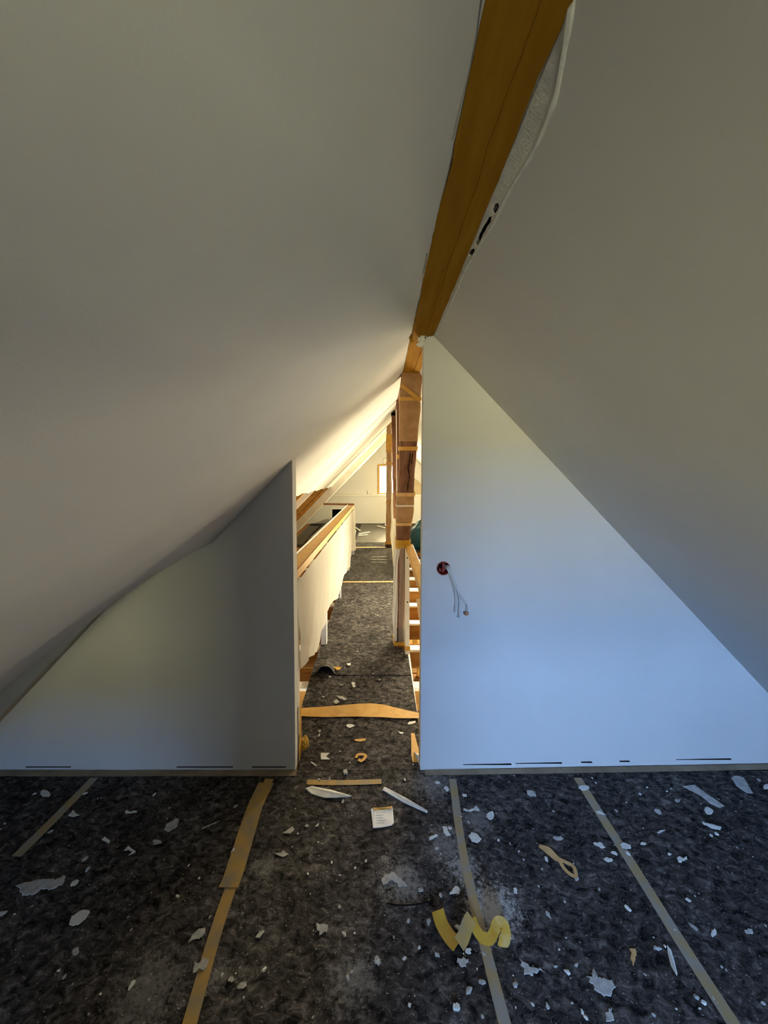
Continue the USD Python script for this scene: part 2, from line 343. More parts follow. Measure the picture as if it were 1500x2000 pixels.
# sarking boards seen in the open bays
sk = thing('sarking_boards', 'amber wooden sarking boards behind the open rafters on the left', 'boards', kind='structure')
for k in range(14):
    sA = 1.15 + k * .14
    obj('sarking_board', ext(sbox(2.6, sA, 8.0, sA + .135), .02, oL + nL * (.15 + .004 * (k % 2)), uL, vL), 'oiled_wood', sk)
names = ['nearest', 'second', 'third', 'fourth', 'fifth', 'farthest']
for i, y in enumerate([3.4, 4.3, 5.2, 6.1, 7.0, 7.7]):
    m = ext(sbox(y, .9, y + .08, 3.3), .125, oL + nL * .022, uL, vL)
    obj('roof_rafter', m, 'oiled_wood' if i != 2 else 'white_paint', None, f'{names[i]} exposed roof rafter in the open bays below the left ceiling', 'rafter')

# back gable; its windows and a low wall added unseen to shape the daylight
gb = Polygon([(-2.6, -.1), (2.8, -.1), (2.8, .3), (XR, 2.72), (XL, 2.72), (-2.6, .3)])
WB = [('unseen wide white gable window added behind the camera for daylight', .02, .82, .78, 1.60), ('unseen small low white gable window added behind the camera on the left for daylight', -1.22, -.72, .34, .84)]
for _, x0, x1, z0, z1 in WB: gb = gb.difference(sbox(x0, z0, x1, z1))
obj('wall_back', ext(gb, .10, (0, YB, 0), (1, 0, 0), (0, 0, 1)), 'plaster', None, 'plain white plastered gable wall behind the camera', 'wall', kind='structure')
for n, (lab, x0, x1, z0, z1) in enumerate(WB):
    t = thing(f'window_{n + 2}', lab, 'window', kind='structure'); q_ = .04
    for lo, hi in (((x0, z0), (x1, z0 + q_)), ((x0, z1 - q_), (x1, z1)), ((x0, z0 + q_), (x0 + q_, z1 - q_)), ((x1 - q_, z0 + q_), (x1, z1 - q_))):
        obj('window_frame', bx((lo[0], YB - .09, lo[1]), (hi[0], YB - .03, hi[1]), .005), 'white_paint', t)
    obj('pane', bx((x0 + q_, YB - .063, z0 + q_), (x1 - q_, YB - .057, z1 - q_)), 'glass', t)
pw = thing('added_shade_wall', 'plastered parapet wall added unseen behind the camera to shade the left side', 'wall', kind='structure')  # unseen wall added to keep daylight off the left partition and ceiling
lim = lambda x: ZR - (XL - x) * SL - .012
PT = 1.66
obj('parapet', ext(Polygon([(-1.0, .008), (.27, .008), (.27, PT), (XL - (ZR - .012 - PT) / SL, PT), (-1.0, lim(-1.0))]), -.10, (0, -.75, 0), (1, 0, 0), (0, 0, 1)), 'plaster', pw)
obj('coping', bx((-.44, -.77, PT + .002), (.29, -.63, PT + .03), .005), 'trim_white', pw)

# partition -----------------------------------------------------------
def wp(px, py): q = P(px, py, WY); return (q[0], q[2])
wl = Polygon([wp(570.5, 898), wp(415, 1060.5), wp(280, 1112), wp(-30, 1443), wp(-180, 1604), (-2.5, -.0), wp(577, 1507), wp(574.5, 1250)])
wl = Polygon([(x, max(z, 0.0)) for x, z in wl.exterior.coords]).buffer(0)
WT = .085
wleft = thing('wall_left', 'grey-white plastered partition left of the passage opening', 'wall', kind='structure')
obj('wall_face', ext(wl, -WT, (0, WY, 0), (1, 0, 0), (0, 0, 1)), 'plaster', wleft)
# right partition: its face recedes slightly to the right
y_at = lambda x: WY + max(0, x - .2) * .024
boxc = P(866, 1110, WY); BR = .0345
wr_pts = [wp(828, 664), wp(829, 655), wp(850, 654), wp(1000, 814), wp(1180, 1005), wp(1350, 1186), wp(1500, 1345), wp(1760, 1620), wp(1700, 1507), wp(820.5, 1507), wp(822, 1300), wp(825, 1000)]
wr = Polygon([(x, max(z, 0.0)) for x, z in wr_pts]).buffer(0).buffer(0)
wr = wr.difference(Point(boxc[0], boxc[2]).buffer(BR, 24))
mR = ext(wr, -WT, (0, WY, 0), (1, 0, 0), (0, 0, 1)); vv = mR.vertices.copy(); vv[:, 1] += np.maximum(0, vv[:, 0] - .2) * .024; mR.vertices = vv
wright = thing('wall_right', 'white plastered partition right of the passage opening, washed in bluish daylight', 'wall', kind='structure')
obj('wall_face', mR, 'plaster', wright)
# lumps of filler where the partition meets the beam
lp_ = [wp(*q_) for q_ in [(816, 662), (820, 657), (822, 650), (826, 646), (831, 648), (834, 654), (832, 662), (827, 668), (828, 674), (825, 679), (815, 677), (813, 673), (818, 670), (815, 666)]]
lpg = Polygon(lp_).segmentize(.004); rr_ = np.random.default_rng(4)
lpg = Polygon(np.array(lpg.exterior.coords)[:-1] + rr_.normal(0, .0012, (len(lpg.exterior.coords) - 1, 2))).buffer(0)
lm = ext(lpg, .016, (0, WY - .001, 0), (1, 0, 0), (0, 0, 1)); vv = lm.vertices; fr = vv[:, 1] < WY - .008
vv[fr, 1] += .010 * (meshkit.noise(vv[fr] * 180) - .3); lm.vertices = vv
obj('filler_lump', lm, 'plaster_rough', wright, label='rough lump of white filler under the beam')
for (px, py, r) in [(830.5, 659, .0035), (835.5, 656.5, .003), (819.5, 658, .003)]:
    h_ = trimesh.creation.icosphere(1, r); h_.apply_scale([1, .5, 1.2]); h_.apply_translation(P(px, py, WY - .017)); obj('filler_hole', h_, 'crack', wright)
# thin dark strips painting the shade in the gap along the foot of the right partition
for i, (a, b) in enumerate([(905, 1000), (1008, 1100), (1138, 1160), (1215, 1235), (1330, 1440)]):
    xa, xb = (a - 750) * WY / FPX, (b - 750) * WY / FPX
    obj('gap_shade', bx((xa, y_at(xb) - .008, .028 + .005 * i / 4), (xb, y_at(xb) + .002, .0308 + .005 * i / 4), .001), 'crack', wright)

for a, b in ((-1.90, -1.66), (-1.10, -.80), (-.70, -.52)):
    obj('gap_shade', bx((a, WY - .004, .020), (b, WY + .002, .0235), .002), 'crack', wleft)  # same painted gap shade at the foot of the left partition
# far end ---------------------------------------------------------------
fg = Polygon([(-2.7, -.1), (2.8, -.1), (2.8, .3), (XR, 2.72), (XL, 2.72), (-2.7, .3)])
wx0, wx1, wz0, wz1 = P(738, 0, YE)[0], P(771, 0, YE)[0], P(0, 966, YE)[2], P(0, 907, YE)[2]
fg = fg.difference(sbox(wx0, wz0, wx1, wz1))
wf = thing('wall_far', 'yellowish sunlit gable wall at the far end of the attic', 'wall', kind='structure')
obj('gable', ext(fg, -.12, (0, YE, 0), (1, 0, 0), (0, 0, 1)), 'plaster', wf)
KY = YE - .12; kz = P(0, 968, KY)[2]
hx0, hx1, hz0, hz1 = P(649, 0, KY)[0], P(680, 0, KY)[0], P(0, 1014, KY)[2], P(0, 995, KY)[2]
kn = sbox(-2.2, 0.0, 2.2, kz).difference(sbox(hx0, hz0, hx1, hz1))
obj('knee_wall', ext(kn, -.10, (0, KY, 0), (1, 0, 0), (0, 0, 1)), 'plaster', wf)
obj('hatch_recess', bx((hx0 - .02, KY + .08, hz0 - .02), (hx1 + .02, KY + .1, hz1 + .02)), 'black_shade', wf, label='black lining painted as the shade inside the hatch opening')
obj('hatch_recess', [bx((hx0 - .012, KY + .004, hz0 - .012), (hx0, KY + .098, hz1 + .012)), bx((hx0, KY + .004, hz0 - .012), (hx1, KY + .098, hz0)), bx((hx0, KY + .004, hz1), (hx1, KY + .098, hz1 + .012)), bx((hx1, KY + .004, hz0 - .012), (hx1 + .012, KY + .098, hz1 + .012))], 'black_shade', wf)  # black lining paints the shade inside the hatch
obj('ledge', bx((-2.1, KY - .02, kz), (2.1, YE, kz + .025), .004), 'trim_white', wf)
wn = thing('window_1', 'small bright window with an orange taped frame in the far gable wall', 'window', kind='structure')
fw = .045
for lo, hi in (((wx0, YE - .03, wz0), (wx0 + fw, YE + .05, wz1)), ((wx1 - fw, YE - .03, wz0), (wx1, YE + .05, wz1)), ((wx0 + fw, YE - .03, wz1 - fw), (wx1 - fw, YE + .05, wz1)), ((wx0 + fw, YE - .03, wz0), (wx1 - fw, YE + .05, wz0 + fw))):
    obj('window_frame', bx(lo, hi, .004), 'frame_wood', wn)
obj('pane', bx((wx0 + fw, YE + .02, wz0 + fw), (wx1 - fw, YE + .026, wz1 - fw)), 'glass', wn)
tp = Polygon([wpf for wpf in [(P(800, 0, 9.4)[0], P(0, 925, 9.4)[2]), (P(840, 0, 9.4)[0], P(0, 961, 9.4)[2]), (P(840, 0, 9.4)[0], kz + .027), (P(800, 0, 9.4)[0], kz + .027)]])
obj('gable_shade_panel', ext(tp, -.015, (0, 9.585, 0), (1, 0, 0), (0, 0, 1)), 'panel_tan', None, 'tan panel painting the shaded part of the far gable right of the posts', 'board')  # tan panel stands in for a shaded area of the gable

# ridge beam ---------------------------------------------------------------
rb = thing('ridge_beam', 'old ridge beam under the roof, masked with dark orange paper', 'beam', (.2, 0, ZR))
obj('beam', bx((XL + .004, YB, ZR + .004), (XR - .004, YE - .02, ZR + .2)), 'timber', rb)
def beam_paper(x0, x1, y0, y1, z, sd, lab):
    k = int((y1 - y0) / .03) + 2; yy = np.linspace(y0, y1, k)
    el = meshkit.fbm(np.c_[yy * 9, np.full(k, sd), np.zeros(k)], 3) - .5; er = meshkit.fbm(np.c_[yy * 9, np.full(k, sd + 9), np.zeros(k)], 3) - .5
    c = np.linspace(0, 1, 8)[None, :]
    X = (x0 + .012 * el)[:, None] * (1 - c) + (x1 + .012 * er)[:, None] * c
    Z = z + .003 * (meshkit.fbm(np.stack([X * 40, np.repeat(yy[:, None] * 1.5, 8, 1), np.full_like(X, sd)], -1), 3) - .5)
    g = np.stack([X, np.repeat(yy[:, None], 8, 1), Z], -1)
    obj('masking_paper', sheet(g, .0012), 'masking_paper', rb, label=lab, smooth=50)
beam_paper(XL + .0, XL + .082, YB + .1, 3.05, ZR - .004, 1, 'strip of dark orange masking paper along the left of the beam')
beam_paper(XL + .072, XR - .002, YB + .1, 2.02, ZR - .007, 5, 'strip of dark orange masking paper along the right of the beam')
beam_paper(XL + .08, XR + .01, 2.14, 3.05, ZR - .007, 8, 'strip of dark orange masking paper beyond the partition')
# torn flap of paper hanging where the beam passes the partition
fp = smooth_path([P(801, 652, 2.06), P(802, 660, 2.05), P(806, 668, 2.05)], 10)
obj('torn_flap', ribbon(fp, .018, .001, up=(0, -1, 0)), 'masking_paper', rb)
fp = smooth_path([P(786, 706, 2.9), P(797, 716, 2.88), P(806, 716, 2.88), P(820, 708, 2.88)], 20)
obj('torn_flap', ribbon(fp, .05, .0015, up=(0, -1, 0)), 'tape_orange', rb, label='orange tape flap at the head of the post')

# ---------------------------------------------------------------- felt floor covering
def hf(x, y):
    return .0055 + .0030 * (meshkit.fbm(np.stack([np.asarray(x) * 5.0, np.asarray(y) * 5.0, np.zeros_like(np.asarray(x, float))], -1), 3) - .5)
def felt(x0, x1, y0, y1, step, label, edge=None, zoff=0.0, zfun=None, seed=0, xl=None, xr=None):
    ny = max(3, int((y1 - y0) / step) + 1); nx = max(3, int((x1 - x0) / step) + 1)
    yy, c = np.linspace(y0, y1, ny), np.linspace(0, 1, nx)
    L = np.full(ny, x0) if xl is None else xl(yy); R = np.full(ny, x1) if xr is None else xr(yy)
    X = L[:, None] * (1 - c) + R[:, None] * c; Y = np.repeat(yy[:, None], nx, 1).copy()
    if edge: Y += edge(X, (Y - y0) / (y1 - y0))
    Z = hf(X, Y) + zoff
    if zfun is not None: Z = Z + zfun(X, Y)
    g = np.stack([X, Y, Z - .002], -1)
    return obj('felt_sheet', sheet(g[:, ::-1], .004), 'felt', None, label, 'floor felt', 'grey protective felt on the floor', smooth=50)
xe = [-2.28, -1.5, -.59, .335, 1.005, 2.42]
lb = ['dark grey felt sheet at the far left, outside the short tape strip', 'dark grey felt sheet between the short tape strip and the wide tape strip', 'dark grey felt sheet in the middle, in front of the passage opening', 'dark grey felt sheet right of the middle, under the curled tape scraps', 'dark grey felt sheet at the far right']
for i in range(5): felt(xe[i] + .002, xe[i + 1] - .002, YB + .05, WY - .004, .02, lb[i])
wl_edge = lambda y: np.interp(y, [2.0, 2.15, 2.16, 2.6, 2.9, 3.4, 9], [-.46, -.468, -.53, -.55, -.555, -.555, -.56])
wr_edge = lambda y: np.interp(y, [2.0, 2.15, 2.16, 2.5, 3.3, 4.9, 9], [.195, .195, .22, .215, .20, .20, .2])
felt(-.5, .2, WY - .002, 2.49, .02, 'grey felt piece in the passage opening, this side of the orange tape', xl=wl_edge, xr=wr_edge)
def fold(X, Y):
    a = np.exp(-((X + .447) / .062) ** 4) * (1 - .25 * ((X + .447) / .08) ** 2).clip(0, 1)
    return .066 * a * np.clip((3.16 - Y) / .24, 0, 1) ** 1.6
felt(-.5, .2, 2.494, 3.12, .02, 'grey felt piece just beyond the orange tape band', xl=wl_edge, xr=wr_edge, zoff=-.001)
felt(-.5, .2, 2.92, 5.08, .016, 'grey felt length down the walkway with its near edge buckled up', xl=wl_edge, xr=wr_edge, zoff=.0045, zfun=fold)
felt(-.5, .2, 5.083, 7.02, .03, 'grey felt length on the far half of the walkway', xl=wl_edge, xr=lambda y: np.full_like(y, .25), zoff=-.001)
felt(-1.8, 1.8, 7.03, KY - .01, .05, 'grey felt covering the floor of the far room')
felt(.40, 1.8, 6.65, 7.02, .05, 'dark felt edge beside the blue bag')

# tape strips on the felt -----------------------------------------------------
def tape(pts, w, label, m='tape_dusty', n=60, name='tape_strip', lift=.0012, parent=None):
    p = smooth_path([(x, y, 0) for x, y in pts], n); 
    t = np.gradient(p, axis=0); t /= np.linalg.norm(t, axis=1)[:, None]; s = np.stack([-t[:, 1], t[:, 0], 0 * t[:, 0]], 1)
    ww = np.broadcast_to(w, n) * (1 + .10 * (meshkit.fbm(p * 14 + 3, 3) - .5)) if np.ndim(w) == 0 else np.interp(np.linspace(0, 1, n), np.linspace(0, 1, len(w)), w)
    c = np.linspace(-.5, .5, 6)
    g = p[:, None, :] + s[:, None, :] * (c[None, :, None] * ww[:, None, None])
    g[..., 2] = hf(g[..., 0], g[..., 1]) + lift + .0006
    return obj(name, sheet(g[:, ::-1], .0008), m, parent, label, 'tape', smooth=50)
f2 = lambda px, py: tuple(F(px, py)[:2])
tape([f2(526, 1521), f2(503, 1580), f2(470, 1680), f2(424, 1813), f2(373, 1990), f2(350, 2075)], .044, 'long dull orange tape strip left of the middle, running towards the wall')
tape([f2(520, 1530), f2(497, 1580), f2(459, 1700), f2(446, 1735)], .075, 'wider second layer of tape over the far end of the left strip', lift=.0026)
tape([f2(884, 1522), f2(900, 1640), f2(920, 1740), f2(945, 1840), f2(965, 1920), f2(986, 2000), f2(1003, 2070)], .036, 'long dusty tape strip right of the middle, under the curled tape', 'tape_grey')
tape([f2(1128, 1520), f2(1172, 1590), f2(1240, 1697), f2(1310, 1810), f2(1374, 1910), f2(1432, 2000), f2(1480, 2075)], .040, 'rightmost long tape strip running towards the right wall', 'tape_grey')
tape([f2(184, 1520), f2(150, 1555), f2(90, 1616), f2(32, 1673)], .042, 'short faded tape strip at the far left', 'tape_grey')
tape([(-2.12, WY - .022), (-1.2, WY - .022), (-.46, WY - .02)], .040, 'brown tape along the foot of the left partition', 'tape_brown')
tape([(.215, WY - .018), (.9, WY - .006), (2.2, WY + .022)], .036, 'brown tape along the foot of the right partition', 'tape_brown')
tape([f2(600, 1528), f2(670, 1529), f2(745, 1527)], .030, 'dirty tape strip across the foot of the passage opening', 'tape_dusty')
q = [f2(583, 1393), f2(640, 1392), f2(700, 1389), f2(740, 1390), f2(775, 1395), f2(819, 1400)]
tape(q, [.075, .10, .12, .135, .12, .09, .05], 'broad orange tape band across the walkway just beyond the partition', 'tape_orange', lift=.0075)
tape([f2(670, 1137.5), f2(720, 1137.5), f2(772, 1137)], .05, 'cream tape line across the middle of the walkway', 'foam_wrap', lift=.0075)
tape([f2(691, 1069.5), f2(720, 1069), f2(756, 1069)], .07, 'pale tape line across the far end of the walkway', 'foam_wrap')
tape([(-.487, 2.05), (-.489, 2.22)], .02, 'tape strip along the foot of the left door jamb', 'tape_orange', n=20, lift=.003)
tape([f2(806, 1433), f2(812, 1475), f2(814, 1490)], [.02, .05, .045], 'tape strip along the foot of the right door jamb', 'tape_orange', n=20, lift=.003)
# crumpled tape wad at the left jamb
def wad(c, r, sd):
    s = trimesh.creation.icosphere(3, 1.0); d = meshkit.fbm(s.vertices * 2.3 + sd, 4, seed=sd); s.vertices *= (.55 + .9 * d)[:, None] * np.array(r); s.apply_translation(c); return s
w_ = wad(F(594, 1457, .03), (.026, .035, .030), 3); w_.apply_translation((0, 0, .008 - w_.bounds[0][2]))
obj('tape_wad', w_, 'tape_yellow', None, 'crumpled wad of yellow tape at the foot of the left jamb', 'tape', smooth=False)
pl = bx(F(578, 1507, .004) + [.0, .004, .004], F(578, 1507, .004) + [.03, .095, .05], .004)
obj('jamb_tape', ribbon(smooth_path([(-.462, 2.11, .009), (-.463, 2.13, .10), (-.4635, 2.13, .30)], 16) + [0, 0, 0], .05, .001, up=(1, 0, 0)), 'tape_orange', None, 'short orange tape tab stuck to the left jamb', 'tape')
jw = hull([F(820.5, 1475, .008), F(821, 1500, .008), F(808, 1468, .010), F(811, 1470, .03), F(820.5, 1480, .04)])
obj('plaster_shard', jw, 'flake', None, 'white triangular shard propped against the right jamb', 'plaster shard')

# orange taped sheeting beside the walkway just behind the left partition
g = np.zeros((14, 10, 3))
for i in range(14):
    for j in range(10):
        y = 2.15 + .42 * i / 13; x = -.555 - .12 * j / 9
        g[i, j] = (x, y, -.004 - .10 * (j / 9) ** 1.4 + .02 * (meshkit.noise([x * 40, y * 22, 2]) - .5))
obj('taped_sheeting', sheet(g, .002), 'tape_yellow', None, 'crumpled orange taped sheeting beside the walkway behind the left partition', 'sheeting', smooth=60)

# ---------------------------------------------------------------- open joists either side of the walkway
jy = [2.86, 3.42, 3.95, 4.42, 4.92, 5.36, 5.82, 6.30]
ordn = ['nearest', 'second', 'third', 'fourth', 'fifth', 'sixth', 'seventh', 'farthest']
for i, y in enumerate(jy):
    t = thing('floor_joist', f'{ordn[i]} white topped joist crossing under the walkway, counted from the partition', 'joist', (0, y, -.1))
    obj('joist_beam', bx((-2.4, y - .035, -.20), (2.4, y + .035, -.053), .003), 'raw_plank', t)
    obj('white_batten', bx((-2.4, y - .045, -.052), (2.4, y + .045, -.031), .003), 'white_paint', t, label='white painted batten')
    if y < 6.2:
        for sx, nm in ((.30, 'stud'), (-.62, 'stud')):
            obj(nm, bx((sx, y + .05, -.325), (sx + .05, y + .10, -.06), .003), 'oiled_wood', t)
# stairwell lip at the far left
obj('stair_lip', bx((-2.3, 6.80, -.30), (-.62, 6.895, .012), .004), 'oiled_wood', None, 'amber wooden lip of the far floor at the left', 'trim board')
obj('window_board', bx((-2.3, 6.0, -.06), (-.64, 6.28, -.028), .004), 'white_paint', None, 'broad white board lying across the joists behind the left railing', 'board')
obj('tan_offcut', hull([P(813, 1170, 3.75), P(822, 1168, 3.75), P(818, 1210, 3.7), P(830, 1245, 3.7), P(813, 1172, 3.8), P(830, 1168, 3.8), P(820, 1212, 3.75), P(832, 1245, 3.75)]), 'panel_tan', None, 'tan board offcut standing between the joists right of the white rail post', 'board')

# ---------------------------------------------------------------- left railing
rl = thing('stair_railing', 'left railing of white posts under an orange taped top rail', 'railing', (-.53, 4.3, 0))
RA, RB = np.array([-.504, 2.17, 1.004]), np.array([-.504, 6.47, .845])
rz = lambda y: np.interp(y, [RA[1], RB[1]], [RA[2], RB[2]])
for y in (2.26, 3.385, 4.49, 5.57, 6.46):
    pm = bx((-.556, y, .008), (-.506, y + .05, rz(y) - .03), .003)
    obj('post', pm, 'white_paint', rl)
w = .10
obj('top_rail', bar(RA + [-w / 2, 0, -.014], RB + [-w / 2, .05, -.014], w, .028), 'frame_wood', rl)
tp_ = ribbon(np.linspace(RA + [-w / 2, .01, .0025], RB + [-w / 2, .0, .0025], 30), w * .8, .001)
obj('orange_tape', tp_, 'tape_orange', rl)
ts_ = ribbon(np.linspace(RA + [.0022, .01, -.018], RB + [.0022, 0, -.018], 30), .05, .001, up=(1, 0, 0))
obj('orange_tape', ts_, 'tape_orange', rl)
obj('inner_strip', bar(RA + [-w - .006, 0, .004], RB + [-w - .006, .05, .004], .012, .02), 'white_paint', rl)
obj('end_rail', bar((-1.02, 6.50, .862), (-.50, 6.50, .855), .05, .03), 'brown_rail', rl, label='brown end rail at the far corner')
# dust sheet hanging from it
ny, nz = 150, 26
yy = np.linspace(2.18, 6.46, ny)
bot = np.interp(yy, [2.15, 2.30, 2.55, 2.87, 2.96, 3.15, 3.40, 3.47, 3.9, 4.2, 4.40, 4.55, 4.9, 5.3, 5.6, 5.8, 6.2, 6.5], [.47, .44, .34, .21, .27, .26, .30, .335, .24, .17, .20, .27, .22, .15, .20, .24, .15, .10])
g = np.zeros((ny, nz, 3))
for j in range(nz):
    f = j / (nz - 1); z = (rz(yy) - .045) * (1 - f) + bot * f
    pl_ = .014 * np.sin(yy * 5 + 2.0 * f + 1.2 * np.sin(yy * 3.1)) + .007 * np.sin(yy * 17 + 9 * f + 3 * np.sin(yy * 2)) + .022 * (meshkit.fbm(np.stack([yy * 4, z * 5, 0 * z], -1), 3) - .5)
    g[:, j] = np.stack([-.490 + pl_ * (f ** .7) + .012 * f, yy, z], -1)
obj('dust_sheet', sheet(g, .0006), 'film', None, 'cream translucent plastic dust sheet hanging from the left railing', 'dust sheet', smooth=70)

# ---------------------------------------------------------------- right railing
rr = thing('landing_railing', 'right railing of a white post and an orange top rail running to the partition', 'railing', (.2, 2.8, 0))
obj('post', bx((.176, 3.215, .010), (.214, 3.253, .895), .003), 'white_paint', rr)
sc = trimesh.creation.cylinder(.006, .004, sections=10); sc.apply_transform(trimesh.transformations.rotation_matrix(math.pi / 2, (1, 0, 0))); sc.apply_translation((.196, 3.214, .45)); 
obj('screw_hole', sc, 'crack', rr)
sc = sc.copy(); sc.apply_translation((0, 0, .37)); obj('screw_hole', sc, 'crack', rr)
obj('top_rail', bar((.212, 3.27, .908), (.232, 2.14, .908), .066, .026), 'frame_wood', rr)
obj('orange_tape', ribbon(np.linspace((.212, 3.26, .9235), (.232, 2.15, .9235), 20), .056, .001), 'tape_orange', rr)
obj('tape_band', bx((.172, 3.211, .045), (.218, 3.257, .080)), 'tape_orange', rr)

# ---------------------------------------------------------------- main timber post
sec = [(1268, 772, 793, 3.33), (1225, 772, 793, 3.31), (1180, 774, 796, 3.29), (1120, 774.5, 798, 3.26), (1060, 774.5, 800, 3.22), (1040, 774.5, 801, 3.2), (1000, 775.5, 806, 3.16), (965, 777, 808, 3.13), (940, 779, 809.5, 3.10), (900, 780.5, 812, 3.06), (850, 781.5, 816, 3.02), (800, 782, 820, 2.98), (760, 782.5, 822, 2.95), (722, 786, 827, 2.92)]
def post_at(py):
    k = np.array(sec)[::-1]; return [np.interp(py, k[:, 0], k[:, i]) for i in (1, 2, 3)]
def loft(py0, py1, grow=0.0, n=24, depth=.14, rnd=.010, wav=.004, sd=0):
    rows = []
    for py in np.linspace(py0, py1, n):
        xl, xr, D = post_at(py); A, B = P(xl, py, D), P(xr, py, D)
        wv = wav * (meshkit.fbm(np.array([[py * .03, sd, k] for k in range(4)]), 3) - .5) * 2
        x0, x1, y0, y1, z = A[0] - grow + wv[0], B[0] + grow + wv[1], D - grow + wv[2] * .5, D + depth + grow, A[2]
        r = rnd
        rows.append([(x0 + r, y0, z), (x1 - r, y0, z), (x1, y0 + r, z), (x1, y1 - r, z), (x1 - r, y1, z), (x0 + r, y1, z), (x0, y1 - r, z), (x0, y0 + r, z)])
    V = np.array(rows).reshape(-1, 3); k = 8; Fc = []
    for i in range(n - 1):
        for j in range(k):
            p, q_ = i * k + j, i * k + (j + 1) % k
            Fc += [[p, q_, q_ + k], [p, q_ + k, p + k]]
    Fc += [[0, j + 1, j] for j in range(1, k - 1)]; b = (n - 1) * k; Fc += [[b, b + j, b + j + 1] for j in range(1, k - 1)]
    m = trimesh.Trimesh(V, Fc, process=False); trimesh.repair.fix_normals(m); return m
base = P(782, 1268, 3.33)
mp_ = thing('timber_post', 'crooked old brown timber post wrapped in cardboard, film and orange tape', 'post', (base[0], 3.4, 0))
mm = loft(1268, 722, n=60, wav=.006); mm.apply_translation((0, 0, .0)); vv = mm.vertices; vv[:, 2] = np.maximum(vv[:, 2], .007); mm.vertices = vv
obj('timber', mm, 'timber', mp_, smooth=40)
obj('cardboard_wrap', loft(776, 722, .004, sd=3), 'cardboard', mp_, smooth=40)
obj('cardboard_wrap', loft(862, 782, .004, sd=4), 'cardboard', mp_, smooth=40)
obj('cardboard_wrap', loft(1020, 962, .006, sd=5, wav=.006), 'cardboard', mp_, smooth=40, label='tan padded wrap in the middle of the post')
def band(py, h, gr=.008, m='tape_orange', sl=0):
    obj('tape_band', loft(py + h / 2, py - h / 2, gr, n=4, wav=.001, rnd=.012), m, mp_, smooth=40)
band(779, 7); band(876, 8); band(966, 7, .012, 'foam_wrap'); band(988, 2.5, .010, 'trim_white'); band(1063, 16, .009, 'tape_yellow'); band(1257, 5, .016, 'tape_yellow'); band(1024, 6, .004, 'foam_wrap')
a_, b_ = P(784, 752, 2.935), P(820, 782, 2.945)
obj('tape_band', ribbon(np.linspace(a_, b_, 8), .03, .001, up=(0, -1, 0)), 'tape_orange', mp_, label='tape stuck aslant across the top of the post')
obj('dark_wrap', loft(1253, 1226, .004, n=6), 'timber_dark', mp_, label='dark wrap round the foot of the post')
ck = []
for path in ([(801, 886), (800, 900), (797, 915), (799, 925), (800, 935), (797, 945), (796, 958)], [(806, 884), (805, 896), (804, 906)]):
    pp = smooth_path([P(x, y, post_at(y)[2] - .001) for x, y in path], 30); ck.append(tube(pp, .0022 + .0028 * meshkit.noise(pp * 40)[:], 6))
obj('crack', ck, 'crack', mp_, label='dark drying crack down the front of the post')
# clear film round the lower post and hanging at its left
def drape(rows, name, label, m='film', nn=24, nx=12, amp=.01, sd=0, parent=None):
    """rows: (py, x left, x right, D)"""
    r = np.array(rows, float); pys = np.linspace(r[0, 0], r[-1, 0], nn); g = np.zeros((nn, nx, 3))
    for i, py in enumerate(pys):
        xl, xr, D = (np.interp(py, r[:, 0], r[:, k]) for k in (1, 2, 3))
        for j in range(nx):
            c = j / (nx - 1); q_ = P(xl * (1 - c) + xr * c, py, D)
            q_[1] += amp * math.sin(c * 9 + py * .05 + sd) + amp * (meshkit.noise([py * .06, c * 6, sd]) - .5)
            g[i, j] = q_
    return obj(name, sheet(g, .0006), m, parent, label, None if parent else 'dust sheet', smooth=70)
drape([(1072, 770, 782, 3.20), (1100, 769, 777, 3.22), (1130, 768.5, 776.5, 3.24), (1170, 768, 777, 3.26), (1205, 766, 776, 3.27), (1225, 768, 775, 3.28), (1252, 770, 775, 3.29)], 'film_drape', 'cream plastic film bunched down the left side of the main post', 'film', amp=.008)
drape([(1070, 780, 790, 3.19), (1130, 780, 790, 3.22), (1200, 779, 791, 3.25), (1255, 778, 792, 3.29)], 'film_wrap', 'clear film wrapped over the lower front of the post', 'film_clear', amp=.006, sd=3, parent=mp_)
# far post, braces and their film
D2 = 7.02
p2 = thing('timber_post', 'slimmer far timber post taped and wrapped, in front of the far window', 'post', (.09, 7.1, 0))
rows2 = [(1069, 753.5, 765), (1000, 754, 764), (960, 754.5, 765), (900, 755, 765), (850, 755, 764.5), (822, 756, 765)]
def loft2(py0, py1, grow=0, n=16, sd=0):
    V = []; k = np.array(rows2)[::-1]
    for py in np.linspace(py0, py1, n):
        xl, xr = (np.interp(py, k[:, 0], k[:, i]) for i in (1, 2)); A, B = P(xl, py, D2), P(xr, py, D2)
        wv = .008 * (meshkit.noise(np.array([[py * .08, sd, 0], [py * .08, sd, 5.5]])) - .5)
        z = max(A[2], .007)
        V += [(A[0] - grow + wv[0], D2 - grow, z), (B[0] + grow + wv[1], D2 - grow, z), (B[0] + grow + wv[1], D2 + .12 + grow, z), (A[0] - grow + wv[0], D2 + .12 + grow, z)]
    Fc = []
    for i in range(n - 1):
        for j in range(4):
            p, q_ = i * 4 + j, i * 4 + (j + 1) % 4; Fc += [[p, q_, q_ + 4], [p, q_ + 4, p + 4]]
    b = (n - 1) * 4; Fc += [[0, 2, 1], [0, 3, 2], [b, b + 1, b + 2], [b, b + 2, b + 3]]
    m = trimesh.Trimesh(V, Fc, process=False); trimesh.repair.fix_normals(m); return m
obj('timber', loft2(1069, 822, n=30), 'timber_light', p2, smooth=30)
obj('tape_wrap', loft2(878, 848, .008), 'tape_orange', p2, smooth=30)
obj('film_wrap', loft2(976, 906, .012), 'film_clear', p2, smooth=30)
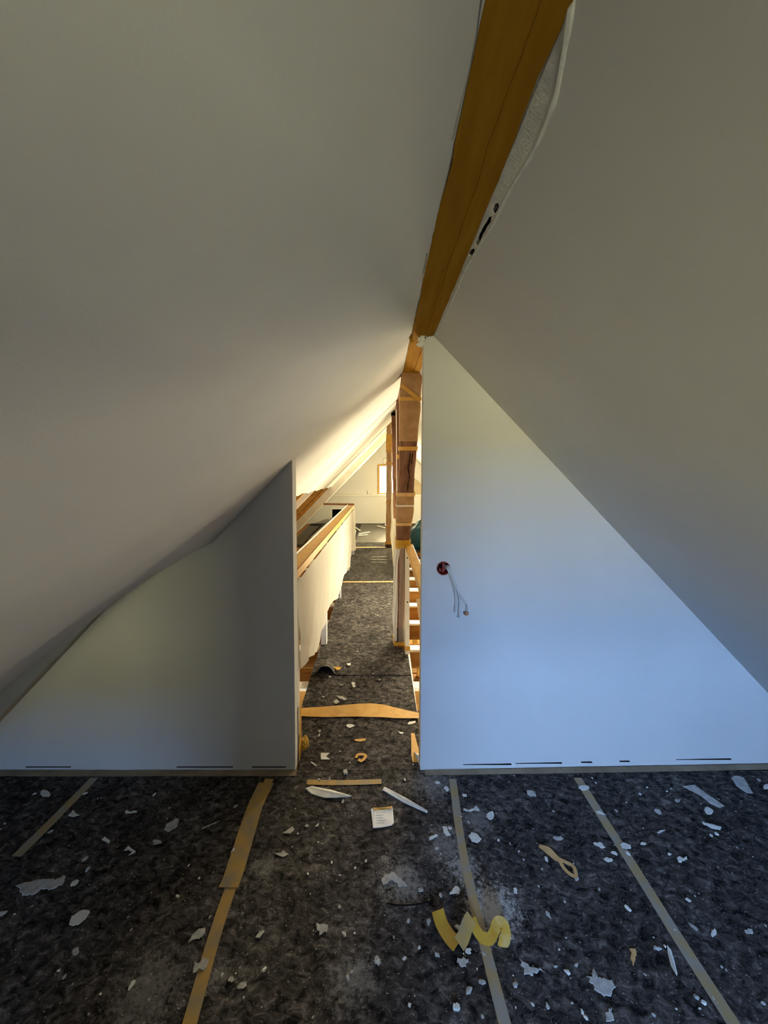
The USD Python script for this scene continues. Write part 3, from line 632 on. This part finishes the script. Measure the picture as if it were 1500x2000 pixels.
for py, h in ((881, 3), (905, 3), (980, 2), (1027, 2), (1060, 6)): obj('tape_band', loft2(py + h / 2, py - h / 2, .014, 3), 'tape_orange', p2)
obj('dark_foot', loft2(1069, 1063.5, .01, 3), 'timber_dark', p2)
br = thing('brace', 'dark slim timber brace leaning between the two posts', 'brace', (.13, 5.3, 0))
obj('brace_timber', bar(P(768.5, 806, 5.3), P(772.5, 1012, 5.3), .055, .06, up=(0, 1, 0)), 'timber', br)
obj('brace_head', bx(P(764, 812, 5.27) , P(772, 803, 5.38), .004), 'timber_dark', br)
br = thing('brace', 'second timber brace close behind the main post with one yellow tape band', 'brace', (.17, 4.4, 0))
obj('brace_timber', bar(P(777.5, 760, 4.4), P(778, 1030, 4.4), .040, .06, up=(0, 1, 0)), 'timber', br)
obj('tape_band', bar(P(777.7, 888, 4.4), P(777.7, 896, 4.4), .050, .07, up=(0, 1, 0)), 'tape_yellow', br)
obj('film_edge', bar(P(774, 800, 4.36), P(775, 1030, 4.36), .010, .004, up=(0, 1, 0)), 'film', br)
drape([(965, 766, 772, 6.0), (990, 763, 775, 6.0), (1020, 764, 775, 5.9), (1045, 762, 775, 5.8), (1075, 766, 775, 5.7), (1105, 768, 774, 5.6)], 'film_drape', 'pale plastic film hanging between the far post and the main post', 'film', amp=.015, sd=5)

# ---------------------------------------------------------------- far room things
bg = trimesh.creation.icosphere(4, 1.0); v = bg.vertices.copy()
n_ = meshkit.fbm(v * 2.2 + 4, 4) - .5; fold_ = np.abs(np.sin(3.2 * np.arctan2(v[:, 1], v[:, 0]) + 3 * v[:, 2])) * .08
r_ = 1 + .28 * n_ - fold_ * (v[:, 2] > -.6)
v = v * r_[:, None]; tap = np.clip(1.05 - .42 * np.clip(v[:, 2], 0, 1) ** 1.3, .3, 2)
v[:, 0] *= .29 * tap; v[:, 1] *= .26 * tap; v[:, 2] = np.where(v[:, 2] < -.55, -.55 - .06 * (v[:, 2] + .55), v[:, 2]) * .34
bg.vertices = v; bg.apply_translation(np.array([.735, 7.05, .009 - v[:, 2].min()]))
obj('rubbish_bag', bg, 'bag_blue', None, 'full dark blue plastic rubbish bag on the floor right of the main post', 'bag', smooth=60)
bt = thing('fill_bulb', 'bare bulb added out of view to brighten the far room', 'lamp', FILL_BULB)  # made-up lamp body around the added fill light
lk = np.array(FILL_BULB)
obj('cord', tube(np.array([lk + [0, 0, .16], lk + [-.02, 0, .5], lk + [-.04, 0, .88]]), .003, 6), 'wire_dark', bt)
obj('socket', tube(np.array([lk + [0, 0, .09], lk + [0, 0, .17]]), .02, 12), 'wire_dark', bt)
# partly unrolled felt behind the stairwell
A, B = F(652, 1024, .012), F(610, 1067, .012)
pts = smooth_path([A + [.0, .0, .0], (A + B) / 2, B], 12)
obj('felt_roll', tube(np.array([A, (A + B) / 2, B]) + [0, 0, .085], .088, 18), 'felt_grey', None, 'grey roll of felt lying on the far floor behind the left railing', 'felt roll', smooth=50)
drape_pts = np.zeros((16, 10, 3))
for i in range(16):
    for j in range(10):
        x = -1.66 + .26 * j / 9; y = 7.15 + 1.9 * i / 15
        drape_pts[i, j] = (x - .12, y, .016 + .03 * meshkit.fbm([x * 5, y * 4, 1], 3))
obj('dust_sheet', sheet(drape_pts[:, ::-1], .0006), 'film_clear', None, 'clear crumpled plastic sheet spread on the far floor behind the left railing', 'dust sheet', smooth=70)
drape_pts = np.zeros((16, 10, 3))
for i in range(16):
    for j in range(10):
        x = -.55 + .62 * j / 9; y = 7.35 + 1.9 * i / 15
        drape_pts[i, j] = (x, y, .014 + .025 * meshkit.fbm([x * 7, y * 5, 7], 3))
obj('dust_sheet', sheet(drape_pts[:, ::-1], .0006), 'film_clear', None, 'clear shiny plastic sheet on the floor in front of the far knee wall', 'dust sheet', smooth=70)
for i, (a, b, lab) in enumerate([((692, 1029), (703, 1036), 'curled white strip on the far floor beside the railing corner'), ((700, 1043), (722, 1039), 'straight white batten offcut on the far floor'), ((700, 1046), (718, 1044), 'second white batten offcut just before the straight one'), ((737, 1027), (752, 1031), 'white strip on the far floor by the far post'), ((692, 1046), (694, 1036), 'white strip standing against the far end of the railing')]):
    obj('batten_offcut', bar(F(*a, .05), F(*b, .05), .035, .012), 'white_paint', None, lab, 'offcut')
for i, (a, b, lab) in enumerate([((724, 1088), (757, 1087), 'nearer pale scuffed strip across the far walkway'), ((722, 1093), (756, 1093), 'second pale scuffed strip across the far walkway'), ((722, 1098), (757, 1098), 'third pale scuffed strip across the far walkway')]):
    tape([f2(*a), f2(*b)], [.004, .026, .012, .03, .006], lab, 'flake_dirty', n=16)
lp = [P(752, 901 + 7 * math.sin(t) * 1.0, 9.3) + [.06 * math.cos(t), 0, 0] for t in np.linspace(0, 2 * math.pi, 24)]
obj('wire_loop', tube(np.array(lp), .004, 6, caps=False), 'wire_dark', None, 'small loop of wire hanging on the far gable above the window', 'wire')
for k, (px, py) in enumerate([(717, 963), (723, 966)]):
    obj('cable_stub', tube(smooth_path([P(px, 968, YE - .06), P(px + .6, py - 1, YE - .06), P(px - .4, py - 5 + k * 3, YE - .06)], 8), .006, 6), 'wire_dark', None, ['taller dark cable stub standing on the far ledge', 'shorter dark cable stub on the far ledge'][k], 'cable')

# ---------------------------------------------------------------- socket box and cables
eb = thing('junction_box', 'round orange-red recessed junction box in the right partition', 'junction box', (boxc[0], WY, boxc[2]))
def lathe(prof, n=40):
    m = trimesh.creation.revolve(np.array(prof), sections=n); m.apply_transform(trimesh.transformations.rotation_matrix(-math.pi / 2, (1, 0, 0))); m.apply_translation(boxc); return m
obj('cup', lathe([(0, .050), (.0335, .050), (.0335, -.0005), (.0345, -.0005), (.0345, .052), (0, .052)]), 'box_orange', eb, smooth=40)
obj('rim', lathe([(.0325, -.0015), (.0365, -.0015), (.0365, .0), (.0325, .0), (.0325, -.0015)]), 'box_orange', eb, smooth=40)
for a in (.35, 3.5):
    c = boxc + [.028 * math.cos(a), .006, .028 * math.sin(a)]
    s = trimesh.creation.cylinder(.0045, .030, sections=12); s.apply_transform(trimesh.transformations.rotation_matrix(math.pi / 2, (1, 0, 0))); s.apply_translation(c + [0, .012, 0]); obj('screw_post', s, 'crack', eb)
obj('divider', bx(boxc + [-.004, .012, -.026], boxc + [.004, .048, .028], .001), 'box_orange', eb)
obj('knockout', bx(boxc + [-.020, .046, -.014], boxc + [.014, .0495, .010], .001), 'crack', eb)
def W(px, py, out): return P(px, py, WY - out)
c1 = smooth_path([boxc + [.012, .035, .004], W(876, 1107, .012), W(880, 1120, .022), W(888, 1141, .022), W(897, 1161, .018), W(907, 1176, .016), W(910, 1179, .016)], 40)
c2 = smooth_path([boxc + [.010, .035, -.002], W(874, 1111, .014), W(880, 1126, .018), W(887, 1146, .012), W(890, 1165, .007), W(890, 1182, .006), W(888, 1194, .005)], 40)
c3 = smooth_path([boxc + [.010, .035, .008], W(877, 1112, .010), W(884, 1131, .016), W(893, 1153, .013), W(898, 1172, .009), W(897, 1190, .007), W(896.5, 1202, .006)], 40)
ct = thing('cable', 'longest grey cable hanging from the junction box, ending in a connector block', 'cable', tuple(c1[0]))
obj('sheath', tube(c1, .0056, 10), 'cable_grey', ct, smooth=50)
e = c1[-1]
obj('wire', tube(smooth_path([e, W(910, 1184, .016), W(909.5, 1192, .016), W(909.5, 1196, .016)], 10), .0012, 6), 'wire_dark', ct)
obj('wire', tube(smooth_path([e, W(912, 1183, .016), W(913, 1190, .016), W(913, 1196, .016)], 10), .0012, 6), 'wire_blue', ct)
kb = W(911, 1198.5, .016)
obj('connector', [bx(kb + [-.0125, -.005, -.006], kb + [.0125, .005, .006], .002), bx(kb + [-.004, -.0055, -.011], kb + [.004, .004, -.005], .001)], 'copper', ct, label='orange connector block')
obj('connector_cap', bx(kb + [-.0135, -.0055, -.004], kb + [-.006, .0055, .004], .001), 'wire_dark', ct)
ct = thing('cable', 'short grey cable hanging from the junction box close to the wall, leftmost of three', 'cable', tuple(c2[0]))
obj('sheath', tube(c2, .0056, 10), 'cable_grey', ct, smooth=50)
obj('wire', tube(smooth_path([c2[-1], W(887, 1197, .005), W(886.5, 1198, .005)], 6), .0014, 6), 'cable_grey', ct)
ct = thing('cable', 'middle grey cable hanging from the junction box with bare bent wire ends', 'cable', tuple(c3[0]))
obj('sheath', tube(c3, .0056, 10), 'cable_grey', ct, smooth=50)
obj('wire', tube(smooth_path([c3[-1], W(895, 1203.5, .006), W(892, 1204.5, .008)], 8), .0012, 6), 'wire_dark', ct)
obj('wire', tube(smooth_path([c3[-1], W(896.5, 1205, .006), W(896.8, 1207, .006)], 8), .0012, 6), 'wire_dark', ct)

# ---------------------------------------------------------------- debris on the felt
def flake_mesh(poly, th=.0018, curl=.0, z=None, sd=0, jag=0.0):
    pts = np.array([F(*p)[:2] for p in poly]); pg = Polygon(pts)
    if jag:                                                    # broken, ragged outline
        e_ = np.array(pg.segmentize(jag * 1.2).exterior.coords)[:-1]
        pg = Polygon(e_ + np.random.default_rng(len(poly) * 7 + int(abs(e_[0, 0]) * 1e4)).normal(0, jag * .42, e_.shape)).buffer(0)
        if pg.geom_type != 'Polygon': pg = max(pg.geoms, key=lambda q_: q_.area)
    if not pg.is_valid: pg = pg.buffer(0)
    c = np.array(pg.centroid.coords[0])
    seg = pg.segmentize(max(.006, math.sqrt(pg.area) / 5)); inner = pg.buffer(-min(.003, math.sqrt(pg.area) * .06))
    m = trimesh.creation.extrude_polygon(seg, th, engine='earcut')
    v = m.vertices; d2 = ((v[:, :2] - c) ** 2).sum(1); R = max(d2.max(), 1e-9)
    top_ = v[:, 2] > th / 2
    v[:, :2] = np.where(top_[:, None], c + (v[:, :2] - c) * .94, v[:, :2])
    v[:, 2] += hf(v[:, 0], v[:, 1]).max() + .0008 + curl * d2 / R + .0006 * meshkit.noise(np.c_[v[:, :2] * 60, np.full(len(v), sd)])
    m.vertices = v
    if z: m.apply_translation((0, 0, z))
    return m
def T(x0, y0, s, pts): return [(x0 + a / s, y0 + b / s) for a, b in pts]
def blob(cx, cy, w, h, ang, sd, n=11, rough=.35):
    r = np.random.default_rng(sd); out = []
    for k in range(n):
        t = 2 * math.pi * k / n; rr_ = 1 + rough * (r.random() - .5) * 2
        a, b = w / 2 * math.cos(t) * rr_, h / 2 * math.sin(t) * rr_; ca, sa = math.cos(ang), math.sin(ang)
        out.append((cx + a * ca - b * sa, cy + a * sa + b * ca))
    return out
def flake(poly, label, m='flake', name='plaster_flake', cat='plaster flake', curl=.0, th=.0018, z=None):
    obj(name, flake_mesh(poly, th, curl, z, sd=len(USED), jag=.007 if name == 'plaster_smear' else .0022 if name == 'plaster_flake' else 0), m, None, label, cat, smooth=False)
A1, A2, A3, A4, A5 = (0, 1480, 3), (400, 1480, 3), (800, 1480, 3.75), (1100, 1480, 3.75), (560, 1180, 5)
flake(T(*A1, [(90, 750), (130, 740), (250, 712), (340, 715), (382, 690), (380, 730), (320, 770), (240, 775), (205, 800), (135, 812), (110, 775)]), 'large ragged pale plaster smear at the left edge of the floor', 'flake_dirty', 'plaster_smear', 'plaster smear')
flake(T(*A1, [(403, 980), (420, 935), (470, 900), (510, 893), (527, 912), (500, 950), (460, 982), (425, 990)]), 'clean oval plaster flake below the large smear on the left', curl=.004)
flake(T(*A2, [(585, 185), (625, 170), (740, 190), (862, 232), (850, 238), (700, 238), (620, 215)]), 'long white blade shaped plaster shard just outside the passage opening', 'flake', 'plaster_shard', 'plaster shard', curl=.006, th=.003)
flake(T(*A2, [(1050, 175), (1180, 240), (1308, 320), (1300, 331), (1160, 262), (1040, 195)]), 'long thin white splinter lying aslant right of the paper note', 'flake', 'plaster_splinter', 'splinter', curl=.004, th=.004)
flake(T(*A4, [(868, 210), (960, 198), (1000, 230), (1182, 355), (1150, 370), (1080, 340), (1000, 275)]), 'large elongated grey plaster flake near the right wall, left of the leaf shaped one', 'flake_dirty')
flake(T(*A4, [(1230, 145), (1270, 130), (1322, 145), (1392, 265), (1340, 258), (1270, 210)]), 'large leaf shaped grey plaster flake nearest the right wall', 'flake_dirty')
flake(T(*A4, [(1018, 476), (1090, 488), (1158, 512), (1150, 532), (1090, 520), (1045, 496)]), 'slim white plaster sliver below the elongated grey flake on the right', curl=.003)
flake(T(*A4, [(760, 1380), (790, 1415), (815, 1490), (838, 1590), (832, 1614), (790, 1530), (765, 1440)]), 'upright white blade shaped shard left of the rightmost tape strip', 'flake', 'plaster_shard', 'plaster shard', curl=.005)
flake(T(*A4, [(482, 1395), (530, 1400), (538, 1440), (515, 1530), (495, 1480), (500, 1430)]), 'tan leaf shaped flake near the bottom right, left of the upright blade', 'foam_wrap')
flake(T(*A4, [(180, 1600), (230, 1625), (300, 1610), (370, 1650), (385, 1690), (340, 1735), (300, 1755), (240, 1700), (200, 1655)]), 'large ragged plaster smear at the bottom right', 'flake_dirty', 'plaster_smear', 'plaster smear')
flake(T(*A3, [(805, 1478), (850, 1490), (900, 1545), (975, 1545), (985, 1565), (930, 1580), (900, 1600), (850, 1590), (820, 1530)]), 'ragged plaster smear below and right of the curled tape', 'flake_dirty', 'plaster_smear', 'plaster smear')
flake(T(*A3, [(432, 575), (455, 550), (495, 560), (527, 600), (495, 630), (455, 615)]), 'rounded white flake right of the dusty tape strip', curl=.004)
flake(T(*A3, blob(590, 428, 55, 68, .2, 5, rough=.1)), 'egg shaped white flake above the rounded flake, near the right wall', curl=.003)
flake(T(*A3, [(288, 1007), (330, 942), (352, 945), (370, 968), (362, 1003), (335, 998)]), 'angular notched white chip left of the dusty tape strip, above the curled tape', curl=.003)
flake(T(*A3, [(760, 952), (785, 955), (789, 998), (764, 995)]), 'small rectangular white chip right of the dusty tape strip')
flake(T(*A3, [(240, 505), (275, 510), (285, 545), (303, 572), (270, 578), (248, 545)]), 'white curved chip left of the dusty tape strip, beside the small white bar', curl=.002)
flake(T(*A3, [(140, 590), (202, 565), (207, 578), (147, 608)]), 'small white bar shaped chip left of the curved chip', th=.004)
flake(T(*A3, [(395, 372), (430, 385), (470, 372), (485, 352), (505, 368), (515, 395), (480, 385), (440, 396), (405, 388)]), 'twig shaped white flake near the right wall above the egg shaped flake')
flake(T(*A3, blob(1090, 592, 70, 30, .1, 9, rough=.25)), 'faint oval flake in the middle of the right floor', 'flake_dirty')
flake(T(*A3, blob(892, 265, 76, 44, .2, 12, rough=.15)), 'pale round scrape on the felt by the right wall', 'flake_dirty', 'plaster_smear', 'plaster smear')
flake(T(*A4, blob(152, 226, 78, 36, .05, 14, rough=.12)), 'white oval flake on the far end of the rightmost tape strip', z=.002, curl=.002)
flake(T(*A4, [(238, 395), (275, 395), (312, 424), (280, 418), (255, 412)]), 'slim white flake lying across the rightmost tape strip', z=.002)
flake(T(*A4, [(420, 640), (440, 622), (495, 645), (497, 668), (465, 672), (432, 665)]), 'white angular flake touching the rightmost tape strip halfway', z=.002)
flake(T(*A4, blob(265, 640, 80, 34, .4, 21, rough=.3)), 'ragged white flake left of the rightmost tape strip, uppermost of the cluster')
flake(T(*A4, blob(335, 750, 62, 34, .2, 22, rough=.3)), 'chunky white flake left of the rightmost tape strip, lowest of the cluster')
flake(T(*A4, blob(375, 700, 50, 22, .5, 23, rough=.3)), 'small white flake in the middle of the cluster by the rightmost tape strip')
flake(T(*A4, [(832, 735), (850, 722), (880, 740), (905, 724), (910, 745), (880, 755), (862, 770), (845, 765)]), 'white star shaped flake right of the rightmost tape strip')
flake(T(*A4, blob(1065, 392, 68, 54, .5, 25, rough=.12)), 'rounded pale flake just below the elongated grey flake on the right')
flake(T(*A4, blob(1105, 1285, 38, 62, .2, 26, rough=.3)), 'pale smudged flake low on the right side')
flake(T(*A4, blob(1360, 1275, 62, 40, .4, 27, rough=.3)), 'faint grey flake low near the right edge', 'flake_dirty')
flake(T(*A4, [(690, 548), (715, 532), (748, 535), (720, 546), (700, 558)]), 'thin hooked white flake right of the rightmost tape strip')
flake(T(*A4, blob(692, 396, 52, 32, .3, 28, rough=.3)), 'small square pale flake above the hooked flake on the right', 'flake_dirty')
flake(T(*A4, blob(835, 315, 46, 26, 0, 29, rough=.35)), 'small pale flake left of the elongated grey flake', 'flake_dirty')
flake(T(*A4, blob(1487, 214, 40, 44, .3, 30, rough=.2)), 'white flake cut by the right edge of the picture near the wall')
flake(T(*A4, blob(585, 630, 48, 20, .1, 31, rough=.2)), 'flat white chip just right of the rightmost tape strip')
flake(T(*A4, blob(340, 1890, 58, 96, .3, 32, rough=.3)), 'pale plaster smear at the very bottom, right of the dusty tape', 'flake_dirty', 'plaster_smear', 'plaster smear')
flake(T(*A3, blob(345, 1838, 58, 46, .1, 33, rough=.15)), 'round white pebble of plaster near the bottom, left of the dusty tape', th=.008)
flake(T(*A3, blob(430, 1420, 40, 40, .1, 34, rough=.4)), 'small white scrap just below the curled tape')
flake(T(*A3, blob(385, 1500, 96, 50, .1, 35, rough=.4)), 'grey plaster smear below the curled tape', 'flake_dirty', 'plaster_smear', 'plaster smear')
flake(T(*A3, [(326, 1234), (345, 1230), (405, 1250), (402, 1274), (365, 1272)]), 'short white stick lying against the curled tape', th=.005)
flake(T(*A3, blob(206, 183, 42, 20, .1, 36, rough=.2)), 'small oval white chip by the right jamb of the opening')
flake(T(*A3, blob(402, 277, 30, 26, .2, 37, rough=.3)), 'small white chip right of the dusty tape strip near the wall')
flake(T(*A3, blob(270, 228, 32, 40, -.5, 38, rough=.35)), 'curled white chip by the right jamb, below the oval chip')
flake(T(*A1, blob(264, 210, 58, 40, .4, 41, rough=.15)), 'oval pale flake near the left wall')
flake(T(*A1, [(398, 340), (420, 322), (428, 305), (440, 325), (465, 338), (430, 348)]), 'three pointed pale flake below the oval one near the left wall')
flake(T(*A1, [(596, 478), (612, 463), (645, 488), (640, 503), (620, 492)]), 'small bright angular chip in the left part of the floor')
flake(T(*A1, [(722, 548), (750, 518), (768, 530), (795, 550), (788, 560), (750, 576), (775, 552), (752, 540)]), 'bow shaped pale flake in the left part of the floor')
flake(T(*A1, [(728, 325), (740, 305), (765, 318), (800, 308), (802, 320), (765, 326)]), 'twisted pale flake near the left wall, above the bow shaped one')
flake(T(*A1, [(962, 425), (975, 390), (1015, 370), (1030, 352), (1050, 365), (1040, 405), (1010, 425), (985, 438)]), 'broad ragged pale flake between the left wall and the wide tape', 'flake_dirty')
flake(T(*A1, [(1100, 1088), (1130, 1035), (1165, 1005), (1200, 998), (1205, 1030), (1170, 1065), (1135, 1068)]), 'tadpole shaped pale flake just left of the long orange tape strip', 'flake_dirty')
flake(T(*A1, blob(437, 734, 56, 26, -.6, 45, rough=.2)), 'small oval flake right of the large smear on the left')
flake(T(*A1, [(0, 905), (48, 898), (30, 915), (0, 930)]), 'pale flake cut by the left edge of the picture')
flake(T(*A1, blob(918, 497, 50, 28, .1, 46, rough=.3)), 'faint grey chip below the broad ragged flake', 'flake_dirty')
flake(T(*A1, [(1180, 413), (1285, 370), (1288, 374), (1183, 419)]), 'very thin pale sliver left of the wide tape', 'flake_dirty')
flake(T(*A1, blob(445, 1137, 36, 52, .6, 48, rough=.3)), 'dim curved flake in the dark left foreground', 'flake_dirty')
flake(T(*A1, [(1128, 1205), (1160, 1210), (1190, 1180), (1225, 1195), (1210, 1235), (1165, 1255), (1132, 1275)]), 'pale plaster patch stuck on the long orange tape strip', 'flake_dirty', 'plaster_smear', 'plaster smear', z=.002)
flake(T(*A2, blob(682, 1002, 70, 64, .1, 50, rough=.3)), 'grey square plaster patch in the middle foreground', 'flake_dirty', 'plaster_smear', 'plaster smear')
flake(T(*A2, [(295, 1055), (320, 1018), (348, 1008), (350, 1022), (320, 1058)]), 'oval pale flake right of the long orange tape strip in the foreground', 'flake_dirty')
flake(T(*A2, blob(218, 1336, 56, 36, -.3, 52, rough=.2)), 'pale bean shaped flake low in the left foreground', 'flake_dirty')
flake(T(*A2, blob(156, 1302, 40, 28, -.3, 53, rough=.2)), 'small pale flake beside the bean shaped one in the left foreground', 'flake_dirty')
flake(T(*A2, blob(1012, 1195, 40, 58, -.3, 54, rough=.25)), 'pale flake in the middle foreground left of the curled tape', 'flake_dirty')
flake(T(*A2, [(455, 445), (495, 418), (515, 405), (525, 425), (500, 450)]), 'pale ragged flake right of the wide tape', 'flake_dirty')
flake(T(*A2, [(400, 562), (445, 560), (460, 545), (495, 570), (455, 585)]), 'pale four pointed flake right of the wide tape, below the ragged one', 'flake_dirty')
flake(T(*A2, [(1030, 715), (1090, 670), (1140, 700), (1190, 765), (1150, 755), (1100, 720), (1050, 750)]), 'crescent shaped plaster scrape in the middle of the floor below the note', 'flake_dirty', 'plaster_smear', 'plaster smear')
# in the passage
flake(T(*A5, [(330, 1455), (425, 1453), (385, 1490), (425, 1520), (332, 1522)]), 'white flag shaped cutting with a notched end in the passage', 'flake', 'paper_cutting', 'cutting', th=.002)
flake(T(*A5, [(480, 905), (540, 905), (590, 940), (560, 948), (510, 930)]), 'cream plaster smear beyond the orange tape band', 'flake_dirty', 'plaster_smear', 'plaster smear', z=.006)
flake(T(*A5, [(460, 955), (490, 935), (515, 965), (490, 980), (460, 975)]), 'second cream plaster smear touching the first beyond the orange band', 'flake_dirty', 'plaster_smear', 'plaster smear', z=.006)
flake(T(*A5, blob(625, 1190, 80, 34, 0, 60, rough=.2)), 'oval cream flake just this side of the orange tape band')
flake(T(*A5, [(1178, 1165), (1200, 1150), (1255, 1142), (1262, 1158), (1225, 1172), (1190, 1178)]), 'flat cream flake at the right end of the orange tape band')
flake(T(*A5, [(1092, 1245), (1112, 1252), (1142, 1255), (1135, 1268), (1105, 1270)]), 'curled cream chip near the right jamb')
flake(T(*A5, [(302, 1290), (322, 1265), (326, 1280), (310, 1300)]), 'small upright chip near the left jamb')
flake(T(*A5, [(655, 1325), (700, 1318), (775, 1315), (768, 1335), (720, 1345), (670, 1340)]), 'scrap of orange tape in the middle of the passage', 'tape_orange', 'tape_scrap', 'tape')
flake(T(*A5, [(232, 1545), (245, 1548), (292, 1580), (288, 1588), (240, 1560)]), 'thin white stick near the left jamb', th=.005)
flake(T(*A5, blob(570, 1650, 50, 46, .2, 63, rough=.35)), 'grey plaster crumb at the foot of the passage opening', 'flake_dirty', th=.008)
flake(T(*A5, [(628, 778), (650, 772), (675, 785), (660, 795), (672, 820), (650, 830), (640, 800)]), 'hollow cream flake in the middle of the walkway beyond the buckle', z=.005, curl=.006)
flake(T(*A5, [(585, 590), (625, 590), (622, 608), (598, 612)]), 'cream flake on the walkway right of the buckle', z=.008)
flake(T(*A5, [(455, 640), (500, 632), (535, 640), (515, 665), (490, 668), (470, 655)]), 'orange tape scrap at the end of the buckled felt edge', 'tape_yellow', 'tape_scrap', 'tape', z=.012, curl=.01)
flake(T(*A5, blob(423, 710, 28, 18, 0, 65, rough=.2)), 'bright chip on the felt in front of the buckle')
def ring(path, w, label, m):
    p = smooth_path([F(*q_, .012) for q_ in path], 40)
    obj('tape_scrap', ribbon(p, w, .001), m, None, label, 'tape', smooth=50)
ring(T(*A5, [(675, 1500), (700, 1468), (760, 1470), (770, 1490), (730, 1530), (700, 1515)]), .016, 'loose ring of orange tape in the passage', 'tape_orange')

# paper note
nt = T(*A2, [(973, 303), (1035, 298), (1100, 296), (1105, 340), (1108, 387), (1094, 402), (1040, 412), (985, 419), (980, 370)])
pn = thing('paper_note', 'square white paper note with faint print and an orange top edge on the felt', 'paper', tuple(F(747, 1600, .008)))
obj('paper', flake_mesh(nt, .0008, .004), 'paper', pn)
obj('tape_edge', flake_mesh(T(*A2, [(985, 300), (1098, 291), (1099, 306), (990, 314)]), .0008, .003, z=.003), 'tape_orange', pn, label='orange tape along the top edge')
for k in range(5):
    y = 325 + k * 15
    obj('print_line', flake_mesh(T(*A2, [(990, y + 3), (1060 - 8 * (k % 3), y - 1), (1060 - 8 * (k % 3), y + 1), (990, y + 5)]), .0004, .0, z=.0035), 'ink', pn)
# curled tape in the foreground: a flat band that folds and curls up at its end
def curl_tape(path, w, label, m, name='curled_tape'):
    p = smooth_path([np.append(F(*q_[:2], .010)[:2], .012 + q_[2]) for q_ in path], 70)
    return p, w
ctp = thing('curled_tape', 'bright yellow curl of used masking tape lying in the foreground', 'tape', tuple(F(900, 1830, .008)))
p1 = smooth_path([np.append(F(*q_)[:2], z) for q_, z in zip(T(*A3, [(205, 1165), (235, 1235), (290, 1320), (350, 1385)]), (.030, .016, .012, .013))], 30)
obj('tape_length', ribbon(p1, .048, .0012, up=(.25, -.25, 1)), 'tape_yellow', ctp, smooth=60)
p2_ = smooth_path([np.append(F(*q_)[:2], z) for q_, z in zip(T(*A3, [(362, 1382), (395, 1340), (425, 1270), (455, 1235)]), (.014, .020, .030, .038))], 24)
obj('tape_length', ribbon(p2_, .040, .0012, up=(0, -.5, 1)), 'tape_dusty', ctp, smooth=60, label='folded back length showing the dusty glue side')
p3 = smooth_path([np.append(F(*q_)[:2], z) for q_, z in zip(T(*A3, [(455, 1240), (485, 1290), (530, 1335), (590, 1350), (625, 1310)]), (.036, .024, .016, .018, .030))], 30)
obj('tape_length', ribbon(p3, .030, .0012, up=(0, -.6, 1)), 'tape_yellow', ctp, smooth=60)
p4 = smooth_path([np.append(F(*q_)[:2], z) for q_, z in zip(T(*A3, [(620, 1315), (650, 1285), (690, 1300), (705, 1340), (690, 1365), (655, 1345)]), (.032, .042, .040, .028, .016, .018))], 30)
obj('tape_length', ribbon(p4, .034, .0012, up=(0, -1, .8)), 'tape_yellow', ctp, smooth=60)
tl = thing('tape_loop', 'pale orange twist of tape ending in a flat loop right of the middle', 'tape', tuple(F(1090, 1685, .008)))
p5 = smooth_path([np.append(F(*q_)[:2], z) for q_, z in zip(T(*A3, [(948, 655), (1010, 690), (1070, 745), (1100, 765)]), (.012, .014, .014, .016))], 24)
obj('twist', ribbon(p5, np.interp(np.linspace(0, 1, 24), [0, .35, 1], [.014, .034, .018]), .0012), 'foam_wrap', tl, smooth=60)
p6 = smooth_path([np.append(F(*q_)[:2], z) for q_, z in zip(T(*A3, [(1095, 760), (1150, 785), (1200, 820), (1218, 885), (1170, 862), (1125, 815), (1098, 768)]), (.016, .016, .018, .016, .014, .014, .016))], 44)
obj('loop', ribbon(p6, .014, .0012), 'foam_wrap', tl, smooth=60)
# hair-like dark thread
obj('thread', tube(smooth_path([F(755, 1764, .009), F(780, 1768, .009), F(808, 1767, .010), F(830, 1763, .010), F(845, 1757, .009)], 24), .0022, 6), 'crack', None, 'dark thread lying on the felt above the curled tape', 'thread')

# small crumbs, sprinkled most thickly in front of the opening and along the right
cr = np.random.default_rng(11); k = 0
zones = [(560, 880, 1515, 1990, 50), (860, 1500, 1515, 1990, 110), (0, 520, 1520, 1990, 45), (600, 815, 1410, 1500, 22), (625, 800, 1110, 1370, 34)]
for (x0, x1, y0, y1, n) in zones:
    for _ in range(n):
        px, py = cr.uniform(x0, x1), y0 + (y1 - y0) * cr.random() ** 1.3
        q_ = F(px, py)
        if not (-2.0 < q_[0] < 2.15): continue
        if q_[1] > 2.2 and not (-.52 < q_[0] < .17): continue
        if abs(q_[1] - WY) < .03: continue
        r = .002 + .0055 * cr.random() ** 2.4
        s = trimesh.creation.icosphere(1, r); s.vertices *= 1 + .7 * (cr.random((len(s.vertices), 1)) - .5)
        s.apply_scale([1 + cr.random() * .9, 1, .35]); s.apply_transform(trimesh.transformations.rotation_matrix(cr.random() * 6.3, (0, 0, 1)))
        zz = float(hf(np.array([q_[0]]), np.array([q_[1]]))[0]) + (.0065 if 2.92 < q_[1] < 5.08 else 0)
        s.apply_translation((q_[0], q_[1], zz - s.bounds[0][2] + .0008))
        obj('plaster_crumb', s, 'flake' if cr.random() < .45 else 'flake_dirty', None, 'tiny pale plaster crumb scattered on the grey felt', 'plaster crumb', 'plaster crumbs scattered on the felt')
        k += 1
